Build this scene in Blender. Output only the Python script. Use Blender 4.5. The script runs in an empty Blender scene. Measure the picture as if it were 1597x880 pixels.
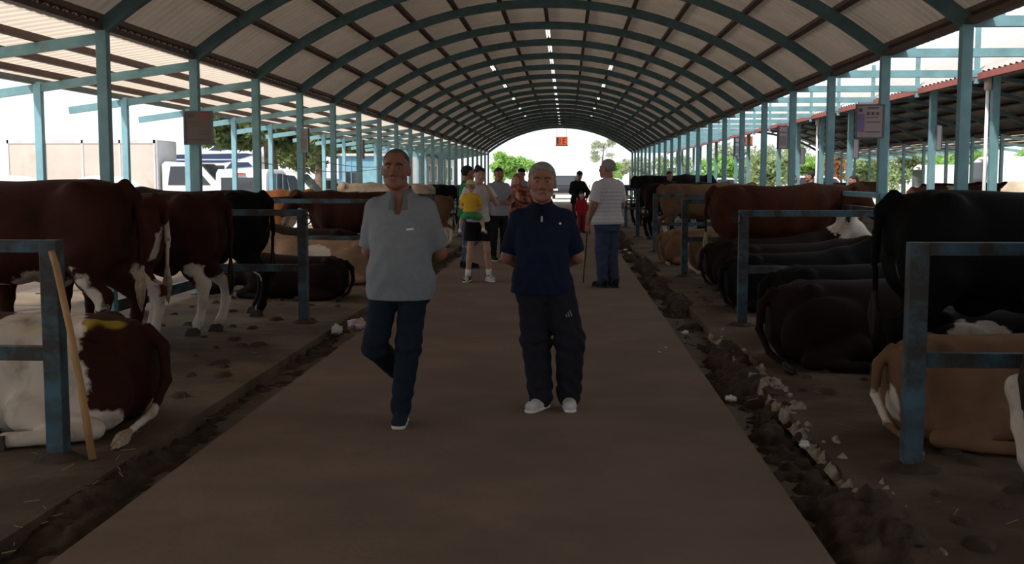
import bpy, bmesh, math, random
import numpy as np
from mathutils import Vector, Matrix, Euler

random.seed(7)
RNG = np.random.default_rng(7)
SC = bpy.context.scene
COL = SC.collection
PI = math.pi

# ------------------------------------------------------------------ camera, sky, sun, exposure
F_PX = 1765.0
TH = math.atan(163.0 / F_PX)
PS = math.atan(85.5 * math.cos(TH) / F_PX)
cam_d = bpy.data.cameras.new('camera')
cam_d.sensor_fit = 'HORIZONTAL'
cam_d.sensor_width = 36.0
cam_d.lens = 36.0 * F_PX / 1597.0
cam_d.clip_end = 600.0
cam = bpy.data.objects.new('camera', cam_d)
cam.location = (0, 0, 1.58)
cam.rotation_euler = (PI / 2 - TH, 0, PS)
COL.objects.link(cam)
SC.camera = cam

world = bpy.data.worlds.new('sky')
SC.world = world
world.use_nodes = True
wn = world.node_tree.nodes
wn['Background'].inputs['Color'].default_value = (0.90, 0.95, 1.0, 1)
wn['Background'].inputs['Strength'].default_value = 1.3

sun_d = bpy.data.lights.new('sun', 'SUN')
sun_d.energy = 5.0
sun_d.angle = math.radians(3)
sun_d.color = (1.0, 0.95, 0.86)
sun = bpy.data.objects.new('sun', sun_d)
sun.rotation_euler = (math.radians(28), math.radians(-20), 0)
COL.objects.link(sun)

SC.view_settings.view_transform = 'Standard'
SC.view_settings.look = 'None'
SC.view_settings.gamma = 1.0
SC.view_settings.exposure = 0.0
SC.view_settings.use_curve_mapping = False
SC.cycles.max_bounces = 10
SC.cycles.diffuse_bounces = 6

# ------------------------------------------------------------------ materials
def mat(name, col, rough=0.7, var=0.12, scale=6.0, bump=0.0, bscale=None, metal=0.0, spec=0.3, col2=None, mix=(0.45, 0.62), stretch=None):
    """procedural principled material: noise-varied colour, optional second colour in patches, optional bump"""
    m = bpy.data.materials.new(name)
    m.use_nodes = True
    nt = m.node_tree
    b = nt.nodes['Principled BSDF']
    b.inputs['Roughness'].default_value = rough
    b.inputs['Metallic'].default_value = metal
    b.inputs['Specular IOR Level'].default_value = spec
    tc = nt.nodes.new('ShaderNodeTexCoord')
    vec = tc.outputs['Object']
    if stretch:
        mp = nt.nodes.new('ShaderNodeMapping')
        mp.inputs['Scale'].default_value = stretch
        nt.links.new(vec, mp.inputs['Vector'])
        vec = mp.outputs['Vector']
    nz = nt.nodes.new('ShaderNodeTexNoise')
    nz.inputs['Scale'].default_value = scale
    nz.inputs['Detail'].default_value = 5
    nt.links.new(vec, nz.inputs['Vector'])
    rp = nt.nodes.new('ShaderNodeValToRGB')
    e = rp.color_ramp.elements
    c = col
    e[0].position = 0.3
    e[1].position = 0.7
    e[0].color = (c[0] * (1 - var), c[1] * (1 - var), c[2] * (1 - var), 1)
    e[1].color = (min(1, c[0] * (1 + var)), min(1, c[1] * (1 + var)), min(1, c[2] * (1 + var)), 1)
    nt.links.new(nz.outputs['Fac'], rp.inputs['Fac'])
    out = rp.outputs['Color']
    if col2:
        n2 = nt.nodes.new('ShaderNodeTexNoise')
        n2.inputs['Scale'].default_value = scale * 0.6
        n2.inputs['Detail'].default_value = 7
        n2.inputs['Roughness'].default_value = 0.65
        nt.links.new(vec, n2.inputs['Vector'])
        mr = nt.nodes.new('ShaderNodeMapRange')
        mr.interpolation_type = 'SMOOTHSTEP'
        mr.inputs['From Min'].default_value = mix[0]
        mr.inputs['From Max'].default_value = mix[1]
        nt.links.new(n2.outputs['Fac'], mr.inputs['Value'])
        mx = nt.nodes.new('ShaderNodeMix')
        mx.data_type = 'RGBA'
        nt.links.new(mr.outputs['Result'], mx.inputs['Factor'])
        nt.links.new(out, mx.inputs['A'])
        mx.inputs['B'].default_value = (*col2, 1)
        out = mx.outputs['Result']
    nt.links.new(out, b.inputs['Base Color'])
    if bump > 0:
        n3 = nt.nodes.new('ShaderNodeTexNoise')
        n3.inputs['Scale'].default_value = bscale or scale * 4
        n3.inputs['Detail'].default_value = 6
        nt.links.new(vec, n3.inputs['Vector'])
        bp = nt.nodes.new('ShaderNodeBump')
        bp.inputs['Strength'].default_value = bump
        bp.inputs['Distance'].default_value = 0.02
        nt.links.new(n3.outputs['Fac'], bp.inputs['Height'])
        nt.links.new(bp.outputs['Normal'], b.inputs['Normal'])
    return m

def sheet_mat(name, col, col2, transl):
    m = mat(name, col, rough=0.55, var=0.1, scale=1.6, col2=col2, mix=(0.5, 0.75))
    if transl > 0:
        nt = m.node_tree
        b = nt.nodes['Principled BSDF']
        o = [n for n in nt.nodes if n.type == 'OUTPUT_MATERIAL'][0]
        t = nt.nodes.new('ShaderNodeBsdfTranslucent')
        t.inputs['Color'].default_value = (0.95, 0.80, 0.66, 1)
        mx = nt.nodes.new('ShaderNodeMixShader')
        mx.inputs['Fac'].default_value = transl
        nt.links.new(b.outputs[0], mx.inputs[1])
        nt.links.new(t.outputs[0], mx.inputs[2])
        nt.links.new(mx.outputs[0], o.inputs['Surface'])
    return m

def coat_mat(name, dark, white=(0.62, 0.54, 0.46), dirt=(0.2, 0.14, 0.09)):
    """cattle hair: base colour, white patches from the 'white' attribute with a ragged noisy edge, yellow paint from 'mark'"""
    m = mat(name, dark, rough=0.75, var=0.28, scale=4.0, bump=0.2, bscale=60, spec=0.12)
    nt = m.node_tree
    b = nt.nodes['Principled BSDF']
    src = b.inputs['Base Color'].links[0].from_socket
    tc = nt.nodes.new('ShaderNodeTexCoord')
    at = nt.nodes.new('ShaderNodeAttribute')
    at.attribute_name = 'white'
    nz = nt.nodes.new('ShaderNodeTexNoise')
    nz.inputs['Scale'].default_value = 9
    nz.inputs['Detail'].default_value = 6
    nt.links.new(tc.outputs['Object'], nz.inputs['Vector'])
    ma = nt.nodes.new('ShaderNodeMath')
    ma.operation = 'MULTIPLY_ADD'
    ma.inputs[1].default_value = 0.16
    nt.links.new(nz.outputs['Fac'], ma.inputs[0])
    nt.links.new(at.outputs['Fac'], ma.inputs[2])
    mr = nt.nodes.new('ShaderNodeMapRange')
    mr.inputs['From Min'].default_value = 0.07
    mr.inputs['From Max'].default_value = 0.09
    nt.links.new(ma.outputs[0], mr.inputs['Value'])
    # dirty white
    n2 = nt.nodes.new('ShaderNodeTexNoise')
    n2.inputs['Scale'].default_value = 5
    n2.inputs['Detail'].default_value = 6
    nt.links.new(tc.outputs['Object'], n2.inputs['Vector'])
    mr2 = nt.nodes.new('ShaderNodeMapRange')
    mr2.inputs['From Min'].default_value = 0.5
    mr2.inputs['From Max'].default_value = 0.8
    nt.links.new(n2.outputs['Fac'], mr2.inputs['Value'])
    mw = nt.nodes.new('ShaderNodeMix')
    mw.data_type = 'RGBA'
    mw.inputs['A'].default_value = (*white, 1)
    mw.inputs['B'].default_value = (*dirt, 1)
    nt.links.new(mr2.outputs['Result'], mw.inputs['Factor'])
    mx = nt.nodes.new('ShaderNodeMix')
    mx.data_type = 'RGBA'
    nt.links.new(mr.outputs['Result'], mx.inputs['Factor'])
    nt.links.new(src, mx.inputs['A'])
    nt.links.new(mw.outputs['Result'], mx.inputs['B'])
    ay = nt.nodes.new('ShaderNodeAttribute')
    ay.attribute_name = 'mark'
    my = nt.nodes.new('ShaderNodeMix')
    my.data_type = 'RGBA'
    my.inputs['B'].default_value = (0.62, 0.42, 0.05, 1)
    nt.links.new(ay.outputs['Fac'], my.inputs['Factor'])
    nt.links.new(mx.outputs['Result'], my.inputs['A'])
    nt.links.new(my.outputs['Result'], b.inputs['Base Color'])
    return m

M = {}
M['blue'] = mat('blue_paint', (0.165, 0.315, 0.355), rough=0.5, var=0.16, scale=5, col2=(0.16, 0.24, 0.22), mix=(0.52, 0.72), bump=0.08, bscale=30)
M['blue_worn'] = mat('worn_blue_paint', (0.052, 0.112, 0.152), rough=0.55, var=0.25, scale=6, col2=(0.04, 0.036, 0.032), mix=(0.40, 0.58), bump=0.2, bscale=30)
M['blue_light'] = mat('pale_skylit_blue', (0.24, 0.46, 0.56), rough=0.5, var=0.12, scale=4)  # paler blue; skylight on the outer posts is put into the colour
M['rib'] = mat('rib_paint', (0.095, 0.175, 0.195), rough=0.5, var=0.2, scale=5, col2=(0.08, 0.13, 0.1), mix=(0.5, 0.7))
M['purlin'] = mat('primed_steel', (0.085, 0.05, 0.04), rough=0.6, var=0.25, scale=4)
M['rust'] = mat('red_oxide_steel', (0.13, 0.055, 0.045), rough=0.6, var=0.25, scale=4)
M['sheet'] = sheet_mat('roof_sheet_metal', (0.80, 0.69, 0.59), (0.70, 0.57, 0.45), 0.028)
M['sheet_grey'] = sheet_mat('grey_roof_sheet', (0.38, 0.36, 0.345), (0.29, 0.27, 0.25), 0.0)  # darker, more neutral grey than the main roof sheet
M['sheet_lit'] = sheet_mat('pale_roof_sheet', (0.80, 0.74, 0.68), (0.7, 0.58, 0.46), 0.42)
M['edge'] = mat('grey_blue_edge_steel', (0.10, 0.125, 0.13), rough=0.6)
M['gutter'] = mat('pale_flashing', (0.6, 0.52, 0.44), rough=0.5)
M['fascia'] = mat('red_brown_fascia', (0.32, 0.09, 0.075), rough=0.6, var=0.15)
M['walk'] = mat('walkway_concrete', (0.195, 0.140, 0.108), rough=0.85, var=0.16, scale=1.3, col2=(0.165, 0.115, 0.088), mix=(0.42, 0.66), bump=0.15, bscale=25)
M['pen'] = mat('pen_concrete', (0.150, 0.108, 0.074), rough=0.85, var=0.25, scale=1.1, col2=(0.07, 0.045, 0.032), mix=(0.40, 0.60), bump=0.3, bscale=14)
M['ground'] = mat('dusty_yard', (0.60, 0.55, 0.49), rough=0.9, var=0.15, scale=0.4)
M['gutterfloor'] = mat('gutter_concrete', (0.13, 0.105, 0.085), rough=0.8, var=0.25, scale=2)
M['dung'] = mat('dung', (0.055, 0.036, 0.026), rough=0.8, var=0.4, scale=7, bump=0.5, bscale=40)
M['straw'] = mat('straw', (0.26, 0.185, 0.09), rough=0.8)
M['rubble'] = mat('pale_rubble', (0.33, 0.28, 0.23), rough=0.9, var=0.3, scale=20)
M['white'] = mat('white_paint', (0.8, 0.8, 0.8), rough=0.4, var=0.03)
M['offwhite'] = mat('off_white', (0.62, 0.6, 0.58), rough=0.6, var=0.08)
M['black'] = mat('black_plastic', (0.02, 0.02, 0.022), rough=0.5)
M['glass_dark'] = mat('dark_glass', (0.03, 0.035, 0.045), rough=0.08, var=0.05, spec=0.6)
M['rubber'] = mat('tyre_rubber', (0.025, 0.025, 0.025), rough=0.9)
M['wood'] = mat('bamboo_stick', (0.42, 0.24, 0.10), rough=0.6, var=0.3, scale=9, stretch=(1, 1, 0.3))
M['tube'] = mat('white_tube', (0.85, 0.86, 0.86), rough=0.3, var=0.02)
M['tube'].node_tree.nodes['Principled BSDF'].inputs['Emission Color'].default_value = (1, 0.98, 0.94, 1)
M['tube'].node_tree.nodes['Principled BSDF'].inputs['Emission Strength'].default_value = 2.0

# ------------------------------------------------------------------ mesh helpers
def mesh_obj(name, verts, faces, material, parent=None, smooth=False, loc=None):
    me = bpy.data.meshes.new(name)
    me.from_pydata([tuple(map(float, v)) for v in verts], [], faces)
    if smooth:
        me.polygons.foreach_set('use_smooth', [True] * len(me.polygons))
    me.materials.append(material)
    return link(name, me, parent, loc)

def link(name, me, parent=None, loc=None, rz=0.0):
    o = bpy.data.objects.new(name, me)
    COL.objects.link(o)
    if parent is not None:
        o.parent = parent
    if loc is not None:
        o.location = loc
    if rz:
        o.rotation_euler[2] = rz
    return o

def tag(o, label, cat=None, group=None, kind=None):
    o['label'] = label
    if cat:
        o['category'] = cat
    if group:
        o['group'] = group
    if kind:
        o['kind'] = kind
    return o

def empty(name, loc=(0, 0, 0), rz=0.0):
    o = bpy.data.objects.new(name, None)
    o.empty_display_size = 0.2
    COL.objects.link(o)
    o.location = loc
    o.rotation_euler[2] = rz
    return o

class MB:
    """collects simple solids into one mesh"""
    def __init__(self):
        self.v = []
        self.f = []
    def add(self, v, f):
        n = len(self.v)
        self.v += [tuple(x) for x in v]
        self.f += [tuple(i + n for i in q) for q in f]
        return self
    def box(self, x0, x1, y0, y1, z0, z1):
        v = [(x, y, z) for z in (z0, z1) for y in (y0, y1) for x in (x0, x1)]
        f = [(0, 2, 3, 1), (4, 5, 7, 6), (0, 1, 5, 4), (2, 6, 7, 3), (0, 4, 6, 2), (1, 3, 7, 5)]
        return self.add(v, f)
    def bar(self, a, b, w, h, up=(0, 0, 1)):
        a = Vector(a); b = Vector(b)
        d = (b - a).normalized()
        u = Vector(up)
        s = d.cross(u)
        if s.length < 1e-4:
            s = d.cross(Vector((1, 0, 0)))
        s.normalize()
        u = s.cross(d)
        v = []
        for p in (a, b):
            for i, j in ((-1, -1), (1, -1), (1, 1), (-1, 1)):
                v.append(p + s * (i * w / 2) + u * (j * h / 2))
        f = [(3, 2, 1, 0), (4, 5, 6, 7), (0, 1, 5, 4), (1, 2, 6, 5), (2, 3, 7, 6), (3, 0, 4, 7)]
        return self.add(v, f)
    def tube(self, pts, rad, n=8):
        pts = [Vector(p) for p in pts]
        rs = rad if isinstance(rad, (list, tuple)) else [rad] * len(pts)
        v = []; f = []
        ref = Vector((0.13, 0.31, 0.94))
        for i, p in enumerate(pts):
            d = (pts[min(i + 1, len(pts) - 1)] - pts[max(i - 1, 0)]).normalized()
            s = d.cross(ref)
            if s.length < 0.05:
                s = d.cross(Vector((1, 0, 0)))
            s.normalize()
            t = d.cross(s)
            for k in range(n):
                a = 2 * PI * k / n
                v.append(p + (s * math.cos(a) + t * math.sin(a)) * rs[i])
        for i in range(len(pts) - 1):
            for k in range(n):
                f.append((i * n + k, i * n + (k + 1) % n, (i + 1) * n + (k + 1) % n, (i + 1) * n + k))
        f.append(tuple(range(n - 1, -1, -1)))
        f.append(tuple((len(pts) - 1) * n + k for k in range(n)))
        return self.add(v, f)
    def prism(self, prof, axis, a, b):
        """extrude a 2-D outline along axis x or y; outline coordinates are the other two"""
        n = len(prof); v = []
        for t in (a, b):
            for p, q in prof:
                v.append((t, p, q) if axis == 'x' else (p, t, q))
        f = [tuple(range(n - 1, -1, -1)), tuple(range(n, 2 * n))]
        for i in range(n):
            j = (i + 1) % n
            f.append((i, j, n + j, n + i))
        return self.add(v, f)
    def mesh(self, name, material, smooth=False, bevel=0.0):
        me = bpy.data.meshes.new(name)
        me.from_pydata(self.v, [], self.f)
        bm = bmesh.new()
        bm.from_mesh(me)
        bmesh.ops.recalc_face_normals(bm, faces=bm.faces)
        if bevel > 0:
            bmesh.ops.bevel(bm, geom=bm.edges[:], offset=bevel, segments=2, affect='EDGES', profile=0.6)
        bm.to_mesh(me)
        bm.free()
        if smooth:
            me.polygons.foreach_set('use_smooth', [True] * len(me.polygons))
        me.materials.append(material)
        return me
    def build(self, name, material, parent=None, smooth=False, loc=None, bevel=0.0):
        return link(name, self.mesh(name, material, smooth, bevel), parent, loc)

ORD = ['first', 'second', 'third', 'fourth', 'fifth', 'sixth', 'seventh', 'eighth', 'ninth', 'tenth', 'eleventh', 'twelfth', 'thirteenth', 'fourteenth', 'fifteenth', 'sixteenth', 'seventeenth', 'eighteenth', 'nineteenth', 'twentieth', 'twenty-first']

# ------------------------------------------------------------------ layout (metres; camera stands at 0,0 and looks along +Y)
S = 3.0                       # bay length
Y0 = 12.1                     # first frame seen in the photo
XL, XR = -4.98, 4.12          # post rows of the shed
XC = (XL + XR) / 2
EAVE = 3.15
NB = 21                       # frames 0..20 ahead
RISE, HALF = 1.57, (XR - XL) / 2
RAD = (HALF ** 2 + RISE ** 2) / (2 * RISE)
ZC = EAVE + 0.05 + RISE - RAD
AMAX = math.asin(HALF / RAD)
DX2 = 11.62                   # offset of the neighbouring shed
def frame_y(i):
    return Y0 + S * i
Y_END = frame_y(NB - 1)
Y_BACK = frame_y(-20)

# ------------------------------------------------------------------ ground
fl = empty('floor')
tag(fl, 'stained concrete pen floor on both sides of the walkway', kind='structure')
MB().box(-8.6, -2.46, Y_BACK, Y_END + 2, -0.3, 0.0).build('pen_slab', M['pen'], fl)
MB().box(1.50, 17.0, Y_BACK, Y_END + 2, -0.3, 0.0).build('pen_slab', M['pen'], fl)
MB().box(-2.46, -2.10, Y_BACK, Y_END + 2, -0.3, -0.10).build('gutter_bed', M['gutterfloor'], fl)
MB().box(1.10, 1.50, Y_BACK, Y_END + 2, -0.3, -0.10).build('gutter_bed', M['gutterfloor'], fl)
wk = MB().box(-2.10, 1.10, Y_BACK, Y_END + 2, -0.3, 0.015).build('walkway', M['walk'], None)
tag(wk, 'bare brown concrete walkway running down the middle of the shed', kind='structure')
gr = MB()
gr.box(-160, -8.6, -80, 220, -0.3, -0.03)
gr.box(17.0, 160, -80, 220, -0.3, -0.03)
gr.box(-8.6, 17.0, Y_END + 2, 220, -0.3, -0.03)
gr.box(-8.6, 17.0, -80, Y_BACK, -0.3, -0.03)
tag(gr.build('ground', M['ground']), 'pale sunlit dusty yard around the sheds', kind='structure')

def vnoise(x, y, seed=0):
    """cheap smooth value noise on arrays"""
    def h(i, j):
        n = np.sin(i * 127.1 + j * 311.7 + seed * 74.7) * 43758.5453
        return n - np.floor(n)
    xi = np.floor(x); yi = np.floor(y)
    u = x - xi; v = y - yi
    u = u * u * (3 - 2 * u); v = v * v * (3 - 2 * v)
    return (h(xi, yi) * (1 - u) + h(xi + 1, yi) * u) * (1 - v) + (h(xi, yi + 1) * (1 - u) + h(xi + 1, yi + 1) * u) * v

def dung_strip(xa, xb, ya, yb, hi, side, label, dens):
    nx = int((xb - xa) / 0.025) + 1
    ny = int((yb - ya) / 0.03) + 1
    X, Y = np.meshgrid(np.linspace(xa, xb, nx), np.linspace(ya, yb, ny), indexing='ij')
    u = (X - xa) / (xb - xa)
    if side < 0:
        u = 1 - u                                   # u = 0 beside the walkway
    n = 0.5 * vnoise(X * 4, Y * 1.5, 1) + 0.3 * vnoise(X * 11, Y * 9, 2) + 0.2 * vnoise(X * 27, Y * 24, 3)
    long = vnoise(Y * 0.55, Y * 0 + 3, 5)
    edge = np.sin(np.clip(u, 0, 1) * PI) ** 0.5
    Z = -0.125 + hi * (n - 0.30 + 0.35 * (u - 0.4) + dens * (long - 0.5)) * edge * 2.1
    Z = np.where(Y > 40, np.minimum(Z, -0.04), Z)
    V = np.stack([X, Y, Z], -1).reshape(-1, 3)
    I = np.arange(nx * ny).reshape(nx, ny)
    Q = np.stack([I[:-1, :-1], I[1:, :-1], I[1:, 1:], I[:-1, 1:]], -1).reshape(-1, 4)
    o = mesh_obj('dung', V, Q.tolist(), M['dung'], None, True)
    tag(o, label, 'dung', kind='stuff')
    return o
dung_strip(1.12, 1.66, 2.5, 70, 0.20, 1, 'dark lumpy dung and mud filling the gutter right of the walkway', 0.45)
dung_strip(-2.62, -2.12, 3.0, 70, 0.10, -1, 'dark lumpy dung and mud filling the gutter left of the walkway', 0.5)

def scatter_bits(name, label, cat, mtl, n, boxes, size, zr):
    m = MB()
    for _ in range(n):
        xa, xb, ya, yb = random.choice(boxes)
        c = Vector((random.uniform(xa, xb), random.uniform(ya, yb), random.uniform(*zr)))
        a = random.uniform(0, PI)
        L, w, h = (random.uniform(*s) for s in size)
        d = Vector((math.cos(a), math.sin(a), random.uniform(-0.15, 0.15))) * L / 2
        m.bar(c - d, c + d, w, h)
    o = m.build(name, mtl)
    tag(o, label, cat, kind='stuff')
scatter_bits('straw', 'loose straw bits strewn along the gutters and pens', 'straw', M['straw'], 420,
             [(1.15, 1.9, 4, 30), (-2.9, -2.15, 4, 25), (1.9, 4, 5, 20), (-5, -2.9, 5, 20)], ((0.03, 0.10), (0.003, 0.006), (0.002, 0.004)), (0.004, 0.02))
def pale_lip():
    X, Y = np.meshgrid(np.linspace(1.44, 1.66, 15), np.linspace(4.6, 11.8, 420), indexing='ij')
    u = (X - 1.44) / 0.22
    n = 0.45 * vnoise(X * 9, Y * 5, 11) + 0.35 * vnoise(X * 22, Y * 19, 12) + 0.2 * vnoise(X * 50, Y * 50, 13)
    band = np.exp(-((Y - 8.9) / 1.7) ** 2) * 0.14
    Z = 0.22 * (n + band - 0.70) + 0.02 * np.sin(u * PI) - 0.012
    Z = np.where((u < 0.02) | (u > 0.98), -0.05, np.minimum(Z, 0.035))
    I = np.arange(X.size).reshape(X.shape)
    Q = np.stack([I[:-1, :-1], I[1:, :-1], I[1:, 1:], I[:-1, 1:]], -1).reshape(-1, 4)
    o = mesh_obj('rubble', np.stack([X, Y, Z], -1).reshape(-1, 3), Q.tolist(), M['rubble'], None, True)
    tag(o, 'pale broken concrete crumbs on the outer lip of the right gutter', 'rubble', kind='stuff')
pale_lip()
pats = MB()
for _ in range(260):
    side = random.random() < 0.5
    x = random.uniform(1.75, 4.0) if side else random.uniform(-4.6, -2.7)
    y = 4.2 + 18 * random.random() ** 1.4
    r = random.uniform(0.02, 0.085)
    n = 9
    ring = [(x + r * random.uniform(0.7, 1.2) * math.cos(2 * PI * k / n), y + r * random.uniform(0.8, 1.6) * math.sin(2 * PI * k / n), 0.001) for k in range(n)]
    top = [(x + (px - x) * 0.55, y + (py - y) * 0.55, 0.008 + r * 0.3) for px, py, pz in ring]
    pats.add(ring + top, [tuple(range(n, 2 * n))] + [(k, (k + 1) % n, n + (k + 1) % n, n + k) for k in range(n)])
tag(pats.build('dung_crumbs', M['dung'], None, True), 'trodden dung lumps spread over the pen floors', 'dung', kind='stuff')

# ------------------------------------------------------------------ vaulted roof
def arch_pt(a, r):
    return (r * math.sin(a), ZC + r * math.cos(a))
def rib_mesh():
    n = 28; v = []; f = []
    for i in range(n + 1):
        a = -AMAX + 2 * AMAX * i / n
        for r, y in ((RAD - 0.09, -0.05), (RAD - 0.09, 0.05), (RAD + 0.06, 0.05), (RAD + 0.06, -0.05)):
            x, z = arch_pt(a, r)
            v.append((x, y, z))
    for i in range(n):
        for k in range(4):
            f.append((i * 4 + k, i * 4 + (k + 1) % 4, i * 4 + 4 + (k + 1) % 4, i * 4 + 4 + k))
    f += [(0, 1, 2, 3), (n * 4 + 3, n * 4 + 2, n * 4 + 1, n * 4)]
    return MB().add(v, f).mesh('rib', M['rib'])
NP = 12                                                # sheets across the vault
PA = [-AMAX + 2 * AMAX * j / NP for j in range(NP + 1)]
PITCH = S / 14
def corr(y, pitch=S / 14, amp=0.028):
    t = (y / pitch) % 1.0
    return amp * (1 if t < 0.3 else (1 - (t - 0.3) / 0.15) if t < 0.45 else 0 if t < 0.85 else (t - 0.85) / 0.15)
YS = [PITCH * (k + q) for k in range(14) for q in (0.0, 0.3, 0.45, 0.85)] + [S]
def sheet_mesh(j, material, ov=0.025):
    a0, a1 = PA[j] - (ov if j == 0 else 0.003), PA[j + 1] + (ov if j == NP - 1 else 0.003)
    v = []; f = []
    m = 4
    for i in range(m):
        a = a0 + (a1 - a0) * i / (m - 1)
        for y in YS:
            x, z = arch_pt(a, RAD + 0.17 + corr(y))
            v.append((x, y, z))
    n = len(YS)
    for i in range(m - 1):
        for k in range(n - 1):
            f.append((i * n + k, i * n + k + 1, (i + 1) * n + k + 1, (i + 1) * n + k))
    me = bpy.data.meshes.new('roof_sheet')
    me.from_pydata(v, [], f)
    me.materials.append(material)
    return me
RIB = rib_mesh()
SHEETS = [sheet_mesh(j, M['sheet']) for j in range(NP)]
SHEETS_GREY = [sheet_mesh(j, M['sheet_grey']) for j in range(NP)]
def purlin_mesh(j, ya, yb):
    a = PA[j]
    x, z = arch_pt(a, RAD + 0.115)
    d = Vector((math.sin(a), 0, math.cos(a)))
    return MB().bar((x, ya, z), (x, yb, z), 0.07, 0.11, up=d).mesh('purlin', M['purlin'])
def vault(name, label, dx, i0, i1, stuff_to=None, sheets=None):
    sheets = sheets or SHEETS
    root = empty(name, (XC + dx, 0, 0))
    tag(root, label, kind='structure')
    for i in range(i0, i1):
        o = link('rib', RIB, root, (0, frame_y(i), 0))
    for i in range(i0 if stuff_to is None else stuff_to, i1 - 1):
        for j in range(NP):
            link('roof_sheet', sheets[j], root, (0, frame_y(i), 0))
    if stuff_to is not None and stuff_to > i0:
        v = []; f = []
        for i in range(i0, stuff_to):
            for j in range(NP):
                b = len(v)
                v += [(q.co.x, q.co.y + frame_y(i), q.co.z) for q in sheets[j].vertices]
                f += [tuple(k + b for k in p.vertices) for p in SHEETS[j].polygons]
        o = mesh_obj('roof_sheet', v, f, sheets[0].materials[0], root)
        o['kind'] = 'stuff'
    for j in range(NP + 1):
        link('purlin', purlin_mesh(j, frame_y(i0) - 0.1, frame_y(i1 - 1) + 0.1), root)
    return root
main = vault('ceiling', 'long vaulted roof of corrugated sheets on blue ribs over the walkway', 0, -20, NB, -4)  # unseen rear bays lengthened to cut light from behind the camera
nb = vault('neighbouring_roof', 'vaulted corrugated roof of the next shed to the right', DX2, -6, NB, -2, SHEETS_GREY)
for o, dx, i0 in ((main, 0, -20), (nb, DX2, -6)):
    for s in (-1, 1):
        x = s * (HALF + 0.02)
        MB().box(x - 0.05, x + 0.05, frame_y(i0), Y_END, EAVE + 0.0, EAVE + 0.06).build('eave_beam', M['rust'] if o is nb else M['purlin'], o)
        if o is nb:
            xx, zz = arch_pt(s * (AMAX + 0.03), RAD + 0.15)
            MB().box(xx - 0.03, xx + 0.03, frame_y(i0), Y_END, zz - 0.10, zz + 0.02).build('fascia', M['fascia'], o)
nb.scale[2] = 0.8                     # the next shed has a flatter vault on eaves of the same height
nb.location[2] = EAVE * 0.2

# lean-to roofs
def lean_to(name, label, x_in, sx, i0, i1):
    """single-pitch roof falling from x_in outwards (sx = -1 to the left)"""
    root = empty(name, (x_in, 0, 0))
    tag(root, label, kind='structure')
    def z(d):
        return EAVE - 0.05 - 0.135 * d
    for i in range(i0, i1):
        MB().bar((0, frame_y(i), z(0) - 0.03), (sx * 3.05, frame_y(i), z(3.05) - 0.03), 0.07, 0.11).build('rafter', M['blue'], root)
    for d in (0.72, 1.30, 1.82, 2.2):
        MB().box(sx * d - 0.035, sx * d + 0.035, frame_y(i0), frame_y(i1 - 1), z(d) + 0.03, z(d) + 0.11).build('purlin', M['edge'] if d > 2 else M['purlin'], root)
    v = []; f = []
    ds = [0.02, 0.8, 1.6, 2.3]
    for d in ds:
        for y in YS:
            v.append((sx * d, y, z(d) + 0.125 + corr(y)))
    n = len(YS)
    for a in range(len(ds) - 1):
        for k in range(n - 1):
            f.append((a * n + k, a * n + k + 1, (a + 1) * n + k + 1, (a + 1) * n + k))
    me = bpy.data.meshes.new('roof_sheet')
    me.from_pydata(v, [], f)
    me.materials.append(M['sheet_lit'])
    for i in range(i0, i1 - 1):
        link('roof_sheet', me, root, (0, frame_y(i), 0))
    return root
lean = lean_to('lean_to_roof', 'pale sloping lean-to roof along the left side of the shed', XL, -1, -14, NB)
lean_to('neighbouring_lean_to_roof', 'pale sloping lean-to roof beyond the next shed on the right', XR + DX2, 1, -2, NB)

# ------------------------------------------------------------------ posts
PW = 0.105
def post_mesh(h, w, m):
    return MB().box(-w / 2, w / 2, -w / 2, w / 2, 0, h).mesh('post', M[m], bevel=0.006)
PLATE = MB().box(-0.1, 0.1, -0.1, 0.1, 0, 0.015).mesh('base_plate', M['blue_worn'])
def post_row(x, h, w, m, i0, i1, near, fargroup):
    me = post_mesh(h, w, m)
    n = 0
    for i in range(i0, i1):
        r = empty('steel_post', (x, frame_y(i), 0))
        link('shaft', me, r)
        link('base_plate', PLATE, r)
        tag(r, near.format(ORD[n]), 'post', fargroup)
        n += 1
post_row(XL, EAVE, 0.115, 'blue', 0, NB, '{} blue steel post from the front in the row left of the walkway', 'posts of the row left of the walkway')
post_row(XR, EAVE, 0.115, 'blue', 0, NB, '{} blue steel post from the front in the row right of the walkway', 'posts of the row right of the walkway')
post_row(-7.12, 2.86, 0.10, 'blue_light', 1, NB, '{} pale blue post from the front under the outer edge of the lean-to', 'outer posts of the left lean-to')
post_row(XL + DX2, EAVE, 0.115, 'blue', 1, NB, '{} blue post from the front under the near edge of the next shed', 'near posts of the next shed')
post_row(XR + DX2, EAVE, 0.115, 'blue', 2, NB, '{} blue post from the front along the far side of the next shed', 'far side posts of the next shed')

# posts nearer than the picture carry the roof beside and behind the camera
n_trim = 0
for x, h_, w_, m_, i1, where in ((XL, EAVE, 0.115, 'blue', 0, 'left row'), (XR, EAVE, 0.115, 'blue', 0, 'right row'), (-7.12, 2.86, 0.10, 'blue_light', 1, 'outer lean-to row')):
    me = post_mesh(h_, w_, m_)
    for i in range(-6, i1):
        n_trim += 1
        tag(link('trim_%d' % n_trim, me, None, (x, frame_y(i), 0)), 'steel roof post of the %s beside or behind the viewer' % where, kind='structure')

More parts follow.
